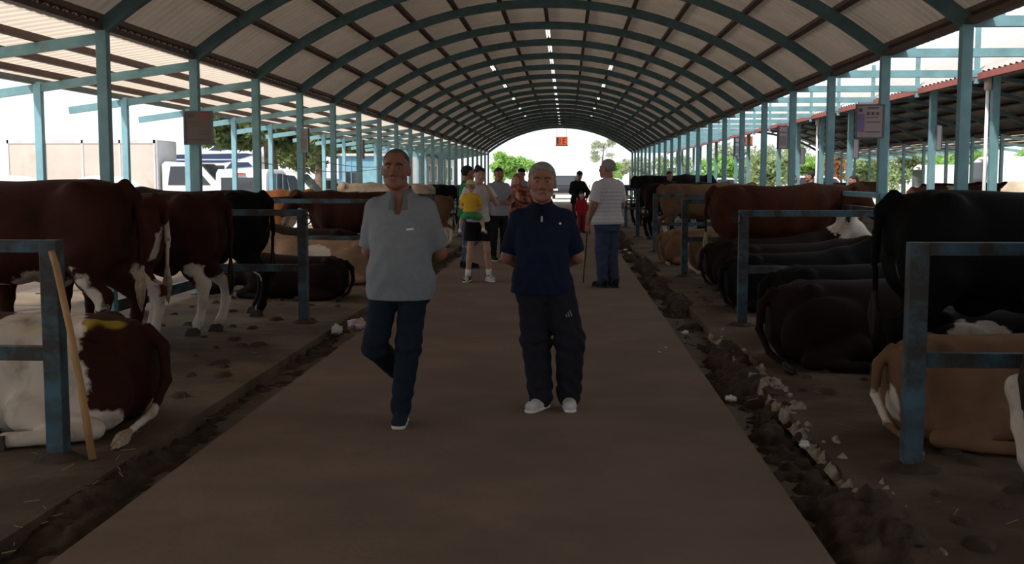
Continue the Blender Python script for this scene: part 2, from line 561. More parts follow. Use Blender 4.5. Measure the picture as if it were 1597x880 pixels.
# cross beams that tie the two sheds
for k, i in enumerate(range(0, NB)):
    r = empty('cross_beam', (XR, frame_y(i), 0))
    W = XL + DX2 - XR
    MB().box(0.04, W - 0.04, -0.04, 0.04, EAVE - 0.02, EAVE + 0.09).build('beam', M['blue'], r)
    MB().box(W - 0.33, W - 0.26, -0.03, 0.03, EAVE - 0.12, EAVE + 0.75).build('upright', M['blue'], r)
    MB().box(0.30, 0.38, -0.03, 0.03, EAVE + 0.05, EAVE + 0.30).build('strut', M['blue'], r)
    tag(r, '{} blue tie beam from the front between the two sheds'.format(ORD[k]), 'beam', 'tie beams between the sheds')

# ------------------------------------------------------------------ pen fences
def fence(x_in, x_out, y, label, worn='blue_worn', top=1.235):
    s = 1 if x_out > x_in else -1
    r = empty('pen_fence', (x_in, y, 0))
    w = 0.10
    MB().box(-w / 2, w / 2, -w / 2, w / 2, 0, top).build('post', M[worn], r, bevel=0.006)
    L = abs(x_out - x_in) - 0.06
    for z in (top - 0.07, 0.56):
        MB().box(min(s * 0.05, s * L), max(s * 0.05, s * L), -0.035, 0.035, z, z + (0.07 if z > 1 else 0.08)).build('rail', M[worn], r, bevel=0.005)
    bm = MB()
    n = 12
    ring = [(0.16 * random.uniform(.8, 1.2) * math.cos(2 * PI * k / n), 0.14 * random.uniform(.8, 1.2) * math.sin(2 * PI * k / n), 0.001) for k in range(n)]
    top_r = [(a * 0.5, b * 0.5, 0.035) for a, b, c in ring]
    bm.add(ring + top_r, [tuple(range(n, 2 * n))] + [(k, (k + 1) % n, n + (k + 1) % n, n + k) for k in range(n)])
    bm.build('footing', M['dung'], r, True)
    tag(r, label, 'fence', 'pen fences')
    return r
for k in range(9):
    y = 6.15 + 6.0 * k
    if True:
        fence(-2.86, XL, y, '{} blue pen fence from the front, left of the walkway'.format(ORD[k]))
        fence(1.88, XR, y, '{} blue pen fence from the front, right of the walkway'.format(ORD[k]))

# tie rails and low troughs along the post rows
def tie_rail(x, z, i, mtl, label, group, w=0.06, h=0.07):
    o = MB().box(-w / 2, w / 2, 0.06, S - 0.06, z, z + h).build('tie_rail', M[mtl], None, loc=(x, frame_y(i), 0))
    tag(o, label, 'rail', group)
for i in range(0, 14):
    b = 'between the {} and {} posts'.format(ORD[i], ORD[i + 1])
    tie_rail(XL, 1.17, i, 'rust', 'rusty brown tie rail %s of the left row' % b, 'tie rails of the left row', h=0.08)
    tie_rail(XR, 1.31, i, 'blue_light', 'upper pale blue tie rail %s of the right row' % b, 'upper tie rails of the right row')
    tie_rail(XR, 1.08, i, 'blue_worn', 'lower worn tie rail %s of the right row' % b, 'lower tie rails of the right row', h=0.10)
    tie_rail(XL, 0.10, i, 'blue_worn', 'low blue kerb rail %s of the left row' % b, 'low kerb rails of the left row', h=0.13)
t = MB()
t.prism([(-0.32, 0), (0.32, 0), (0.36, 0.30), (0.30, 0.30), (0.26, 0.06), (-0.26, 0.06), (-0.30, 0.30), (-0.36, 0.30)], 'y', frame_y(-3), frame_y(14))
tag(t.build('feed_trough', M['blue_worn'], None, loc=(XR + 0.92, 0, 0)), 'long low blue feed trough behind the right post row', 'trough')

# ------------------------------------------------------------------ organic shapes: distance field + surface nets
class Field:
    def __init__(self, lo, hi, h):
        self.h = h
        self.lo = np.array(lo, float)
        self.n = np.ceil((np.array(hi, float) - self.lo) / h).astype(int) + 1
        self.D = np.full(tuple(self.n), 1.0, np.float32)
        self.ax = [(self.lo[i] + h * np.arange(self.n[i])).astype(np.float32) for i in range(3)]
        self.R = np.eye(3); self.T = np.zeros(3); self.sc = 1.0
    def frame(self, T=(0, 0, 0), R=None, sc=1.0):
        """following shapes are given in a local frame: world = T + R (sc * local)"""
        self.T = np.array(T, float); self.R = np.eye(3) if R is None else np.array(R, float); self.sc = sc
        return self
    def sub(self, pts, r):
        P = (np.array(pts, float) * self.sc) @ self.R.T + self.T
        lo = P.min(0) - r * self.sc; hi = P.max(0) + r * self.sc
        a = np.clip(np.floor((lo - self.lo) / self.h).astype(int), 0, self.n)
        b = np.clip(np.ceil((hi - self.lo) / self.h).astype(int) + 1, 0, self.n)
        if np.any(b <= a):
            return None
        sl = tuple(slice(i, j) for i, j in zip(a, b))
        X = self.ax[0][sl[0]][:, None, None] - np.float32(self.T[0])
        Y = self.ax[1][sl[1]][None, :, None] - np.float32(self.T[1])
        Z = self.ax[2][sl[2]][None, None, :] - np.float32(self.T[2])
        if np.allclose(self.R, np.eye(3)) and self.sc == 1.0:
            return sl, X, Y, Z
        R = (self.R / self.sc).astype(np.float32)
        return sl, X * R[0, 0] + Y * R[1, 0] + Z * R[2, 0], X * R[0, 1] + Y * R[1, 1] + Z * R[2, 1], X * R[0, 2] + Y * R[1, 2] + Z * R[2, 2]
    def put(self, sl, d, k, op):
        d = d * self.sc
        A = self.D[sl]
        if op == '-':
            h = np.clip(0.5 - 0.5 * (A + d) / k, 0, 1)
            self.D[sl] = A * (1 - h) - d * h + k * h * (1 - h)
        else:
            h = np.clip(0.5 + 0.5 * (d - A) / k, 0, 1)
            self.D[sl] = d * (1 - h) + A * h - k * h * (1 - h)
    def rc(self, a, b, ra, rb, k=0.02, op='+'):
        q = self.sub([a, b], max(ra, rb) + (k + 2 * self.h) / self.sc)
        if q is None:
            return self
        sl, X, Y, Z = q
        ba = np.array(b, float) - np.array(a, float)
        L = max(float(ba @ ba), 1e-9)
        px, py, pz = X - np.float32(a[0]), Y - np.float32(a[1]), Z - np.float32(a[2])
        t = np.clip((px * ba[0] + py * ba[1] + pz * ba[2]) / L, 0, 1).astype(np.float32)
        d = np.sqrt((px - t * ba[0]) ** 2 + (py - t * ba[1]) ** 2 + (pz - t * ba[2]) ** 2) - (ra + (rb - ra) * t)
        self.put(sl, d.astype(np.float32), k, op)
        return self
    def chain(self, pts, rs, k=0.02):
        for i in range(len(pts) - 1):
            self.rc(pts[i], pts[i + 1], rs[i], rs[i + 1], k)
        return self
    def el(self, c, r, k=0.02, op='+', rot=None):
        keep = (self.T, self.R)
        if rot is not None:
            R = np.array(Euler(rot).to_matrix())
            self.T = self.T + self.R @ (np.array(c, float) * self.sc)
            self.R = self.R @ R
            c = (0, 0, 0)
        q = self.sub([c], max(r) + (k + 2 * self.h) / self.sc)
        if q is not None:
            sl, X, Y, Z = q
            x, y, z = X - np.float32(c[0]), Y - np.float32(c[1]), Z - np.float32(c[2])
            k0 = np.sqrt((x / r[0]) ** 2 + (y / r[1]) ** 2 + (z / r[2]) ** 2)
            k1 = np.sqrt((x / r[0] ** 2) ** 2 + (y / r[1] ** 2) ** 2 + (z / r[2] ** 2) ** 2) + 1e-6
            self.put(sl, (k0 * (k0 - 1) / k1).astype(np.float32), k, op)
        self.T, self.R = keep
        return self
    def loft(self, st, axis=2, k=0.02, off=0.0, p=2.0, op='+'):
        """stations (t, u centre, v centre, u half, v half) along an axis; axis 2: u=x v=y, axis 0: u=y v=z"""
        st = np.array(st, float)
        t0, t1 = st[0, 0], st[-1, 0]
        m = max(st[:, 3].max() + abs(st[:, 1]).max(), st[:, 4].max() + 0.1) + off + (k + 2 * self.h) / self.sc
        if axis == 2:
            q = self.sub([(0, 0, t0), (0, 0, t1)], m)
        else:
            zc = st[:, 2].mean()
            q = self.sub([(t0, 0, zc), (t1, 0, zc)], m + 0.2)
        if q is None:
            return self
        sl, X, Y, Z = q
        t, u, v = (Z, X, Y) if axis == 2 else (X, Y, Z)
        tt = np.clip(t, t0, t1)
        dt = np.abs(t - tt)
        I = [np.interp(tt, st[:, 0], st[:, c]).astype(np.float32) for c in range(1, 5)]
        a = np.abs(u - I[0]) / (I[2] + off)
        b = np.abs(v - I[1]) / (I[3] + off)
        rr = (a ** p + b ** p) ** (1.0 / p)
        d2 = (rr - 1) * np.minimum(I[2], I[3])
        d = np.where(dt > 0, np.sqrt(np.maximum(d2, 0) ** 2 + dt ** 2), d2)
        self.put(sl, d.astype(np.float32), k, op)
        return self
    def cut(self, point, normal, k=0.006):
        """keep the side the normal points away from"""
        n = np.array(normal, float); n /= np.linalg.norm(n)
        n = self.R @ n
        p = self.T + self.R @ (np.array(point, float) * self.sc)
        d = self.ax[0][:, None, None] * np.float32(n[0]) + self.ax[1][None, :, None] * np.float32(n[1]) + self.ax[2][None, None, :] * np.float32(n[2]) - np.float32(p @ n)
        h = np.clip(0.5 + 0.5 * (self.D - d) / k, 0, 1)
        self.D = (d * (1 - h) + self.D * h + k * h * (1 - h)).astype(np.float32)
        return self
    def ripple(self, fn):
        X = self.ax[0][:, None, None]; Y = self.ax[1][None, :, None]; Z = self.ax[2][None, None, :]
        self.D = (self.D + fn(X, Y, Z)).astype(np.float32)
        return self
    def mesh(self):
        D = self.D
        D = np.pad(D, 1, constant_values=1.0)
        ins = D < 0
        s = [(i, j, k) for i in (0, 1) for j in (0, 1) for k in (0, 1)]
        nx, ny, nz = D.shape
        cnt = np.zeros((nx - 1, ny - 1, nz - 1), np.int8)
        for i, j, k in s:
            cnt += ins[i:nx - 1 + i, j:ny - 1 + j, k:nz - 1 + k]
        act = np.argwhere((cnt > 0) & (cnt < 8))
        vid = np.full(cnt.shape, -1, np.int32)
        vid[act[:, 0], act[:, 1], act[:, 2]] = np.arange(len(act))
        cv = np.stack([D[act[:, 0] + i, act[:, 1] + j, act[:, 2] + k] for i, j, k in s], 1)
        pos = np.zeros((len(act), 3)); w = np.zeros(len(act))
        for a in range(8):
            for ax in range(3):
                c = list(s[a])
                if c[ax] == 1:
                    continue
                c2 = c[:]; c2[ax] = 1
                b = s.index(tuple(c2))
                va, vb = cv[:, a], cv[:, b]
                m = (va < 0) != (vb < 0)
                t = np.where(m, va / np.where(m, va - vb, 1), 0)
                p = np.array(c, float)[None, :].repeat(len(act), 0)
                p[:, ax] += t
                pos += p * m[:, None]; w += m
        pos = (pos / w[:, None] + act - 1) * self.h + self.lo
        quads = []
        for ax in range(3):
            o1, o2 = [(1, 2), (2, 0), (0, 1)][ax]
            sl0 = [slice(1, -1)] * 3; sl1 = [slice(1, -1)] * 3
            sl0[ax] = slice(0, -1); sl1[ax] = slice(1, None)
            A = ins[tuple(sl0)]; B = ins[tuple(sl1)]
            e = np.argwhere(A != B)
            base = e + 1
            base[:, ax] = e[:, ax]
            fl = A[e[:, 0], e[:, 1], e[:, 2]]
            c = []
            for d1, d2 in ((-1, -1), (0, -1), (0, 0), (-1, 0)):
                q = base.copy(); q[:, o1] += d1; q[:, o2] += d2
                c.append(vid[q[:, 0], q[:, 1], q[:, 2]])
            Q = np.stack(c, 1)
            Q[~fl] = Q[~fl][:, ::-1]
            quads.append(Q)
        Q = np.concatenate(quads)
        Q = Q[(Q >= 0).all(1)]
        return pos, Q

def np_mesh(name, V, Q, material, attrs=None):
    me = bpy.data.meshes.new(name)
    me.vertices.add(len(V))
    me.vertices.foreach_set('co', np.asarray(V, np.float32).ravel())
    me.loops.add(len(Q) * 4)
    me.polygons.add(len(Q))
    me.loops.foreach_set('vertex_index', np.asarray(Q, np.int32).ravel())
    me.polygons.foreach_set('loop_start', np.arange(0, len(Q) * 4, 4, dtype=np.int32))
    me.update(calc_edges=True)
    me.validate()
    me.polygons.foreach_set('use_smooth', np.ones(len(me.polygons), bool))
    me.materials.append(material)
    for k, v in (attrs or {}).items():
        a = me.attributes.new(k, 'FLOAT', 'POINT')
        a.data.foreach_set('value', np.asarray(v, np.float32))
    return me

def dist_rc(P, a, b, ra, rb):
    a = np.array(a, float); ba = np.array(b, float) - a
    t = np.clip(((P - a) @ ba) / max(ba @ ba, 1e-9), 0, 1)
    return np.linalg.norm(P - a - t[:, None] * ba, axis=1) - (ra + (rb - ra) * t)
def dist_el(P, c, r):
    q = (P - np.array(c, float)) / np.array(r, float)
    return (np.linalg.norm(q, axis=1) - 1) * min(r)

# ------------------------------------------------------------------ cattle.  local frame: +X forward, origin on the ground below the tail
def add_head(F, T, pitch, yaw=0.0, k=0.05):
    """head, poll at the local origin, muzzle along +x"""
    R = np.array(Euler((0, pitch, yaw)).to_matrix())
    F.frame(T, R)
    F.chain([(-0.02, 0, 0.0), (0.16, 0, -0.02), (0.40, 0, -0.045)], [0.135, 0.125, 0.082], k)
    F.el((0.43, 0, -0.05), (0.075, 0.085, 0.075), 0.03)
    F.rc((0.10, 0, -0.10), (0.32, 0, -0.10), 0.085, 0.06, 0.04)
    F.el((0.0, 0, 0.10), (0.09, 0.09, 0.05), 0.04)
    for s in (-1, 1):
        F.el((0.14, s * 0.10, 0.035), (0.05, 0.03, 0.035), 0.02)
        F.chain([(-0.03, s * 0.10, 0.03), (-0.07, s * 0.20, 0.01), (-0.06, s * 0.27, -0.04)], [0.04, 0.055, 0.022], 0.02)
        F.el((0.475, s * 0.042, -0.02), (0.02, 0.014, 0.012), 0.012, '-')
    F.frame()
    return R

COW = {}
def cow_standing(variant=0, h=0.024):
    key = ('st', variant, h)
    if key in COW:
        return COW[key]
    F = Field((-0.22, -0.55, -0.03), (2.95, 0.55, 1.75), h)
    F.loft([(0.02, 0, 1.15, 0.10, 0.15), (0.10, 0, 1.10, 0.21, 0.30), (0.30, 0, 1.08, 0.27, 0.36), (0.58, 0, 1.06, 0.28, 0.375), (0.90, 0, 1.01, 0.355, 0.41),
            (1.20, 0, 1.015, 0.345, 0.415), (1.48, 0, 1.045, 0.275, 0.425), (1.70, 0, 1.06, 0.20, 0.33), (1.86, 0, 1.06, 0.12, 0.22)], axis=0, k=0.04, p=2.3)
    for s in (-1, 1):
        st = (0.10 if s > 0 else -0.04) * (1 if variant == 0 else -1)
        F.el((0.30, s * 0.19, 1.02), (0.26, 0.115, 0.36), 0.09, rot=(0, 0.15, 0))
        F.el((0.36, s * 0.22, 1.36), (0.07, 0.05, 0.05), 0.09)
        F.rc((0.33, s * 0.19, 0.86), (0.26 + st * 0.4, s * 0.175, 0.66), 0.155, 0.095, 0.06)
        F.chain([(0.26 + st * 0.4, s * 0.175, 0.66), (0.09 + st, s * 0.165, 0.50), (0.10 + st, s * 0.165, 0.32), (0.14 + st, s * 0.165, 0.15), (0.17 + st, s * 0.165, 0.10)],
                [0.095, 0.066, 0.047, 0.047, 0.055], 0.03)
        F.el((0.06 + st, s * 0.165, 0.53), (0.05, 0.045, 0.06), 0.03)
        f2 = (0.07 if s > 0 else -0.05) * (1 if variant == 0 else -1)
        F.el((1.55, s * 0.20, 1.03), (0.17, 0.10, 0.30), 0.08)
        F.chain([(1.55, s * 0.18, 0.85), (1.52 + f2 * 0.5, s * 0.165, 0.62), (1.52 + f2, s * 0.16, 0.43), (1.52 + f2, s * 0.16, 0.28), (1.53 + f2, s * 0.16, 0.13), (1.56 + f2, s * 0.16, 0.09)],
                [0.115, 0.082, 0.062, 0.046, 0.045, 0.053], 0.04)
        F.el((1.525 + f2, s * 0.16, 0.43), (0.065, 0.06, 0.075), 0.03)
    F.el((0.62, 0, 0.66), (0.14, 0.10, 0.09), 0.06)
    F.el((1.72, 0, 0.80), (0.12, 0.07, 0.17), 0.07)
    F.chain([(1.55, 0, 1.20), (1.85, 0, 1.24), (2.12, 0, 1.28)], [0.25, 0.19, 0.14], 0.08)
    R = add_head(F, (2.14, 0, 1.33), 0.75)
    F.chain([(0.06, 0, 1.40), (-0.03, 0, 1.30), (-0.055, 0, 1.0), (-0.045, 0.01, 0.70)], [0.045, 0.038, 0.026, 0.02], 0.03)
    V, Q = F.mesh()
    COW[key] = (V, Q, dict(head=((2.14, 0, 1.33), R), tail=(-0.045, 0.01, 0.74), hooves=[(0.20 + (0.10 if s > 0 else -0.04) * (1 if variant == 0 else -1), s * 0.165) for s in (1, -1)] +
                           [(1.58 + (0.07 if s > 0 else -0.05) * (1 if variant == 0 else -1), s * 0.16) for s in (1, -1)]))
    return COW[key]

def cow_lying(side=1, head='up', h=0.022, tail=1):
    key = ('ly', side, head, h, tail)
    if key in COW:
        return COW[key]
    F = Field((-0.25, -0.85, -0.02), (2.85, 0.85, 1.32), h)
    F.loft([(0.02, 0, 0.36, 0.14, 0.18), (0.12, 0, 0.35, 0.26, 0.31), (0.35, -0.02 * side, 0.34, 0.33, 0.36), (0.75, -0.03 * side, 0.33, 0.43, 0.37),
            (1.15, -0.02 * side, 0.34, 0.41, 0.38), (1.48, 0, 0.385, 0.31, 0.38), (1.70, 0, 0.41, 0.21, 0.30), (1.85, 0, 0.43, 0.12, 0.19)], axis=0, k=0.04, p=2.3)
    for s in (-1, 1):
        o = 0.06 if s == side else 0.0
        F.el((0.40, s * (0.27 + o), 0.30), (0.36, 0.14, 0.29), 0.06, rot=(0, -0.25, 0))
        F.el((0.32, s * 0.20, 0.64), (0.07, 0.05, 0.05), 0.08)
        F.chain([(0.66, s * (0.36 + o), 0.17), (0.44, s * (0.42 + o), 0.10), (0.24, s * (0.44 + o), 0.085)], [0.12, 0.085, 0.062], 0.04)
        F.chain([(0.24, s * (0.44 + o), 0.08), (0.48, s * (0.52 + o), 0.055), (0.70, s * (0.56 + o), 0.05)], [0.058, 0.044, 0.048], 0.025)
        F.el((1.50, s * 0.24, 0.36), (0.18, 0.10, 0.28), 0.08)
        F.chain([(1.55, s * 0.24, 0.20), (1.80, s * 0.25, 0.085)], [0.10, 0.068], 0.04)
        F.chain([(1.80, s * 0.25, 0.07), (1.62, s * 0.32, 0.052), (1.46, s * 0.36, 0.05)], [0.062, 0.046, 0.05], 0.025)
    if head == 'up':
        F.chain([(1.50, 0, 0.52), (1.80, 0, 0.66), (2.02, 0, 0.86)], [0.26, 0.19, 0.14], 0.08)
        HT = (2.04, 0, 0.93)
        R = add_head(F, HT, 0.55)
    elif head == 'back':
        F.chain([(1.50, 0, 0.50), (1.84, 0.10 * side, 0.62), (1.95, 0.30 * side, 0.58)], [0.26, 0.19, 0.14], 0.08)
        HT = (1.93, 0.36 * side, 0.56)
        R = add_head(F, HT, 0.65, 2.5 * side)
    else:
        F.chain([(1.50, 0, 0.46), (1.85, 0, 0.42), (2.08, 0.02, 0.30)], [0.25, 0.18, 0.14], 0.08)
        HT = (2.1, 0.02, 0.27)
        R = add_head(F, HT, 0.25)
    if tail:
        tp = [(0.05, 0, 0.60), (-0.05, 0.02 * side, 0.50), (-0.085, 0.10 * side, 0.30), (-0.03, 0.24 * side, 0.12), (0.06, 0.40 * side, 0.045)]
        F.chain(tp, [0.045, 0.04, 0.032, 0.028, 0.024], 0.02)
    F.cut((0, 0, 0.0), (0, 0, -1))
    V, Q = F.mesh()
    COW[key] = (V, Q, dict(head=(HT, R), tail=(0.06, 0.40 * side, 0.045), hooves=[(0.74, s * (0.57 + (0.06 if s == side else 0))) for s in (-1, 1)]))
    return COW[key]

def ico(r=1.0, sub=2):
    bm = bmesh.new()
    bmesh.ops.create_icosphere(bm, subdivisions=sub, radius=r)
    me = bpy.data.meshes.new('ball')
    bm.to_mesh(me); bm.free()
    me.polygons.foreach_set('use_smooth', [True] * len(me.polygons))
    return me
def ball(name, parent, loc, r, material, rot=None, sub=2):
    me = ico(1.0, sub)
    me.materials.append(material)
    o = link(name, me, parent, loc)
    o.scale = r if isinstance(r, (tuple, list)) else (r, r, r)
    if rot is not None:
        o.rotation_euler = rot
    return o

COATS = {
    'chestnut': coat_mat('chestnut_coat', (0.036, 0.0105, 0.0065)),
    'red': coat_mat('red_brown_coat', (0.060, 0.018, 0.009)),
    'black': coat_mat('black_coat', (0.0035, 0.003, 0.003)),
    'darkbrown': coat_mat('dark_brown_coat', (0.014, 0.0065, 0.0042)),
    'fawn': coat_mat('fawn_coat', (0.17, 0.094, 0.055)),
    'beige': coat_mat('beige_coat', (0.30, 0.19, 0.125)),
    'tan': coat_mat('tan_coat', (0.14, 0.078, 0.043)),
    'cream': coat_mat('cream_coat', (0.50, 0.40, 0.30)),
    'orange': coat_mat('orange_coat', (0.36, 0.125, 0.04)),
}
M['hoof'] = mat('dirty_hoof', (0.05, 0.038, 0.03), rough=0.7, var=0.3, scale=12)
M['eye'] = mat('dark_eye', (0.012, 0.01, 0.01), rough=0.1, spec=0.6)
M['muzzle'] = mat('muzzle_skin', (0.20, 0.10, 0.08), rough=0.4)
M['horn'] = mat('horn', (0.35, 0.29, 0.2), rough=0.4)
M['tuft_pale'] = mat('pale_tail_hair', (0.40, 0.31, 0.22), rough=0.8, var=0.3, scale=30)
M['tuft_dark'] = mat('dark_tail_hair', (0.03, 0.022, 0.018), rough=0.8, var=0.3, scale=30)

HOOF = MB()
for yy in (-0.028, 0.028):
    HOOF.prism([(-0.055, 0.0), (0.085, 0.0), (0.045, 0.075), (-0.05, 0.085)], 'y', yy - 0.026, yy + 0.026)
HOOF = HOOF.mesh('hoof', M['hoof'], bevel=0.006)

def tuft_mesh(m, L=0.34, r=0.045):
    mb = MB()
    for k in range(14):
        a = random.uniform(0, 2 * PI); q = random.uniform(0.1, 1) * r
        mb.tube([(0, 0, 0.03), (q * 0.8 * math.cos(a), q * 0.8 * math.sin(a), -L * 0.45), (q * 0.55 * math.cos(a), q * 0.55 * math.sin(a), -L * random.uniform(0.75, 1.05))], [0.015, 0.02, 0.004], 5)
    return mb.mesh('tail_tuft', m, True)
TUFT = {'pale': tuft_mesh(M['tuft_pale']), 'dark': tuft_mesh(M['tuft_dark'])}

def cow(label, coat, pose, loc, facing, patches=(), marks=(), sc=1.0, tuft='dark', rot=0.0, group=None, fine=True, variant=0, side=1, head='up', wide=1.0, tail=1):
    """facing +1: head to +X (right pens), -1: head to -X (left pens)"""
    if pose == 'stand':
        V, Q, info = cow_standing(variant, 0.024 if fine else 0.04)
    else:
        V, Q, info = cow_lying(side, head, 0.022 if fine else 0.036, tail)
    w = np.full(len(V), -1.0)
    for p in patches:
        d = dist_rc(V, *p[1:]) if p[0] == 'rc' else dist_el(V, *p[1:])
        w = np.maximum(w, -d)
    mk = np.zeros(len(V))
    for p in marks:
        d = dist_rc(V, *p[1:]) if p[0] == 'rc' else dist_el(V, *p[1:])
        mk = np.maximum(mk, np.clip(-d / 0.04, 0, 0.55))
    r = empty('cow', loc, rot + (0 if facing > 0 else PI))
    r.scale = (sc, sc * wide, sc)
    link('body', np_mesh('body', V, Q, COATS[coat], {'white': w, 'mark': mk}), r)
    (HT, R) = info['head']
    R = Matrix(R.tolist())
    rr = R.to_euler()
    if fine or pose == 'stand':
        for s in (-1, 1):
            p = Vector(HT) + R @ Vector((0.155, s * 0.118, 0.035))
            ball('eye', r, p, 0.022, M['eye'], sub=2)
        p = Vector(HT) + R @ Vector((0.475, 0, -0.055))
        ball('muzzle', r, p, (0.045, 0.07, 0.055), M['muzzle'], rr)
    for hx, hy in info['hooves']:
        link('hoof', HOOF, r, (hx, hy, 0.0))
    if pose == 'stand':
        link('tail_tuft', TUFT[tuft], r, info['tail'])
    elif tail:
        o = link('tail_tuft', TUFT[tuft], r, info['tail'])
        o.rotation_euler = (side * 1.5, -0.3, 0)
    tag(r, label, 'cow', group or ('cattle standing in the pens' if pose == 'stand' else 'cattle lying in the pens'))
    return r

SOCKS_H = [('rc', (0.13, 0.17, 0.0), (0.11, 0.17, 0.42), 0.20, 0.17), ('rc', (0.13, -0.17, 0.0), (0.11, -0.17, 0.42), 0.20, 0.17)]
SOCKS_F = [('rc', (1.55, 0.17, 0.0), (1.55, 0.17, 0.40), 0.14, 0.1), ('rc', (1.55, -0.17, 0.0), (1.55, -0.17, 0.40), 0.14, 0.1)]
BELLY = [('el', (0.95, 0, 0.60), (0.55, 0.22, 0.10))]
FACE = [('el', (2.38, 0, 1.05), (0.26, 0.2, 0.22))]
LFACE = [('el', (2.3, 0, 0.75), (0.28, 0.2, 0.25))]

# left pens (heads away from the walkway)
cow('red and white cow lying beside the wooden stick, front left', 'chestnut', 'lie', (-2.62, 7.05, 0), -1, sc=1.02, rot=0.10, side=1, head='up', tuft='pale',
    patches=[('el', (0.64, 0.3, 0.40), (0.30, 0.7, 0.62)), ('rc', (0.10, 0.50, 0.05), (0.9, 0.6, 0.05), 0.16, 0.16), ('rc', (0.45, 0.5, 0.35), (0.5, 0.55, 0.1), 0.18, 0.2), ('el', (1.15, 0.42, 0.12), (0.5, 0.2, 0.17)), ('el', (1.60, 0, 0.75), (0.22, 0.4, 0.25)),
             ('rc', (-0.03, 0.24, 0.12), (0.06, 0.4, 0.05), 0.05, 0.05), *LFACE],
    marks=[('rc', (0.20, 0.12, 0.66), (0.34, 0.22, 0.66), 0.06, 0.05), ('rc', (0.50, 0.26, 0.66), (0.72, 0.26, 0.67), 0.06, 0.05)])
cow('big dark chestnut cow standing nearest in the left pen', 'chestnut', 'stand', (-3.74, 9.62, 0), -1, sc=1.09, rot=0.04, variant=0, tuft='pale', wide=1.12,
    patches=SOCKS_F + FACE + [('rc', (0.35, 0.25, 0.75), (0.2, 0.2, 0.45), 0.05, 0.05), ('el', (0.7, 0.1, 0.62), (0.2, 0.2, 0.12)), ('el', (1.2, 0, 0.58), (0.3, 0.2, 0.09))])
cow('reddish cow with a dirty white hind leg and pale tail', 'red', 'stand', (-3.82, 10.52, 0), -1, sc=1.0, rot=0.03, variant=1, tuft='pale',
    patches=SOCKS_H + FACE + [('rc', (-0.05, 0, 1.1), (-0.04, 0, 0.6), 0.06, 0.06), ('rc', (0.05, 0.2, 0.5), (0.2, 0.24, 0.8), 0.09, 0.05), ('el', (0.12, 0, 0.95), (0.12, 0.12, 0.25)), ('el', (0.45, 0.0, 1.47), (0.16, 0.1, 0.06))])
cow('brown cow with clean white hind shanks, left pen', 'chestnut', 'stand', (-3.44, 11.28, 0), -1, sc=1.0, rot=0.03, variant=0, tuft='dark',
    patches=SOCKS_H + FACE + [('rc', (0.3, 0.24, 0.7), (0.1, 0.2, 0.5), 0.07, 0.07)])
cow('black cow with white hind leg by the second left fence', 'black', 'stand', (-3.42, 12.85, 0), -1, sc=1.0, rot=-0.03, variant=1, tuft='dark',
    patches=[('rc', (0.2, 0.17, 0.1), (0.1, 0.17, 0.5), 0.10, 0.07)] + FACE)
cow('brown cow lying behind the second left fence', 'darkbrown', 'lie', (-2.86, 14.75, 0), -1, sc=0.78, side=1, head='down', tuft='dark')
cow('pale fawn cow lying with its rump to the walkway, left pen', 'beige', 'lie', (-2.85, 17.0, 0), -1, sc=0.9, rot=0.12, side=1, head='up', tuft='pale',
    patches=[('el', (1.0, 0.3, 0.5), (0.25, 0.2, 0.15))])
cow('dark brindled cow lying behind the third left fence', 'darkbrown', 'lie', (-3.6, 19.4, 0), -1, sc=1.0, side=1, head='up', fine=False)
cow('chestnut cow standing behind the grey polo man', 'chestnut', 'stand', (-3.0, 20.8, 0), -1, sc=0.92, rot=0.1, variant=0, fine=False)
cow('orange and white cow facing the walkway beyond the third fence', 'orange', 'stand', (-7.0, 22.0, 0), 1, sc=0.92, variant=0, fine=False,
    patches=[('el', (2.40, 0, 1.05), (0.28, 0.12, 0.25)), ('el', (1.75, 0, 0.75), (0.3, 0.3, 0.25))])
cow('cream cow with black marks behind the left polo man', 'cream', 'stand', (-3.2, 27.0, 0), -1, sc=1.0, variant=1, fine=False)
cow('black and white cow standing by the green shirt', 'black', 'stand', (-2.85, 28.8, 0), -1, sc=0.98, variant=0, fine=False,
    patches=[('el', (0.9, 0, 1.1), (0.2, 0.5, 0.3)), *SOCKS_H])
cow('tan cow standing low behind the grey polo sleeve', 'tan', 'stand', (-2.6, 25.6, 0), -1, sc=0.82, variant=1, fine=False, patches=SOCKS_H)

# right pens
cow('black cow with a white shank at the right edge', 'black', 'stand', (2.32, 5.62, 0), 1, sc=1.0, rot=0.02, variant=1, tuft='dark',
    patches=[('rc', (0.10, -0.17, 0.0), (0.08, -0.17, 0.55), 0.22, 0.12), ('rc', (0.06, 0.17, 0.0), (0.03, 0.17, 0.55), 0.22, 0.12)])
cow('fawn cow lying behind the first right fence post', 'fawn', 'lie', (1.96, 7.0, 0), 1, sc=0.88, rot=-0.02, side=-1, head='up', tuft='pale',
    patches=[('el', (-0.03, -0.12, 0.2), (0.12, 0.15, 0.16))])
cow('large black cow standing over the lying fawn cow', 'black', 'stand', (2.24, 8.12, 0), 1, sc=1.04, rot=0.0, variant=0, tuft='dark',
    patches=[('el', (0.02, -0.12, 0.85), (0.05, 0.05, 0.1))])
cow('dark brown cow lying curled beside the black cow', 'darkbrown', 'lie', (1.72, 9.75, 0), 1, sc=1.0, rot=0.05, side=-1, head='up', tuft='dark',
    patches=[('el', (1.75, -0.05, 0.72), (0.26, 0.3, 0.16)), *LFACE])
cow('black cow with a pale blaze lying beneath the standing black cow', 'black', 'lie', (2.55, 8.75, 0), 1, sc=0.85, side=-1, head='down', fine=False,
    patches=[('el', (0.6, -0.35, 0.45), (0.3, 0.25, 0.18))])
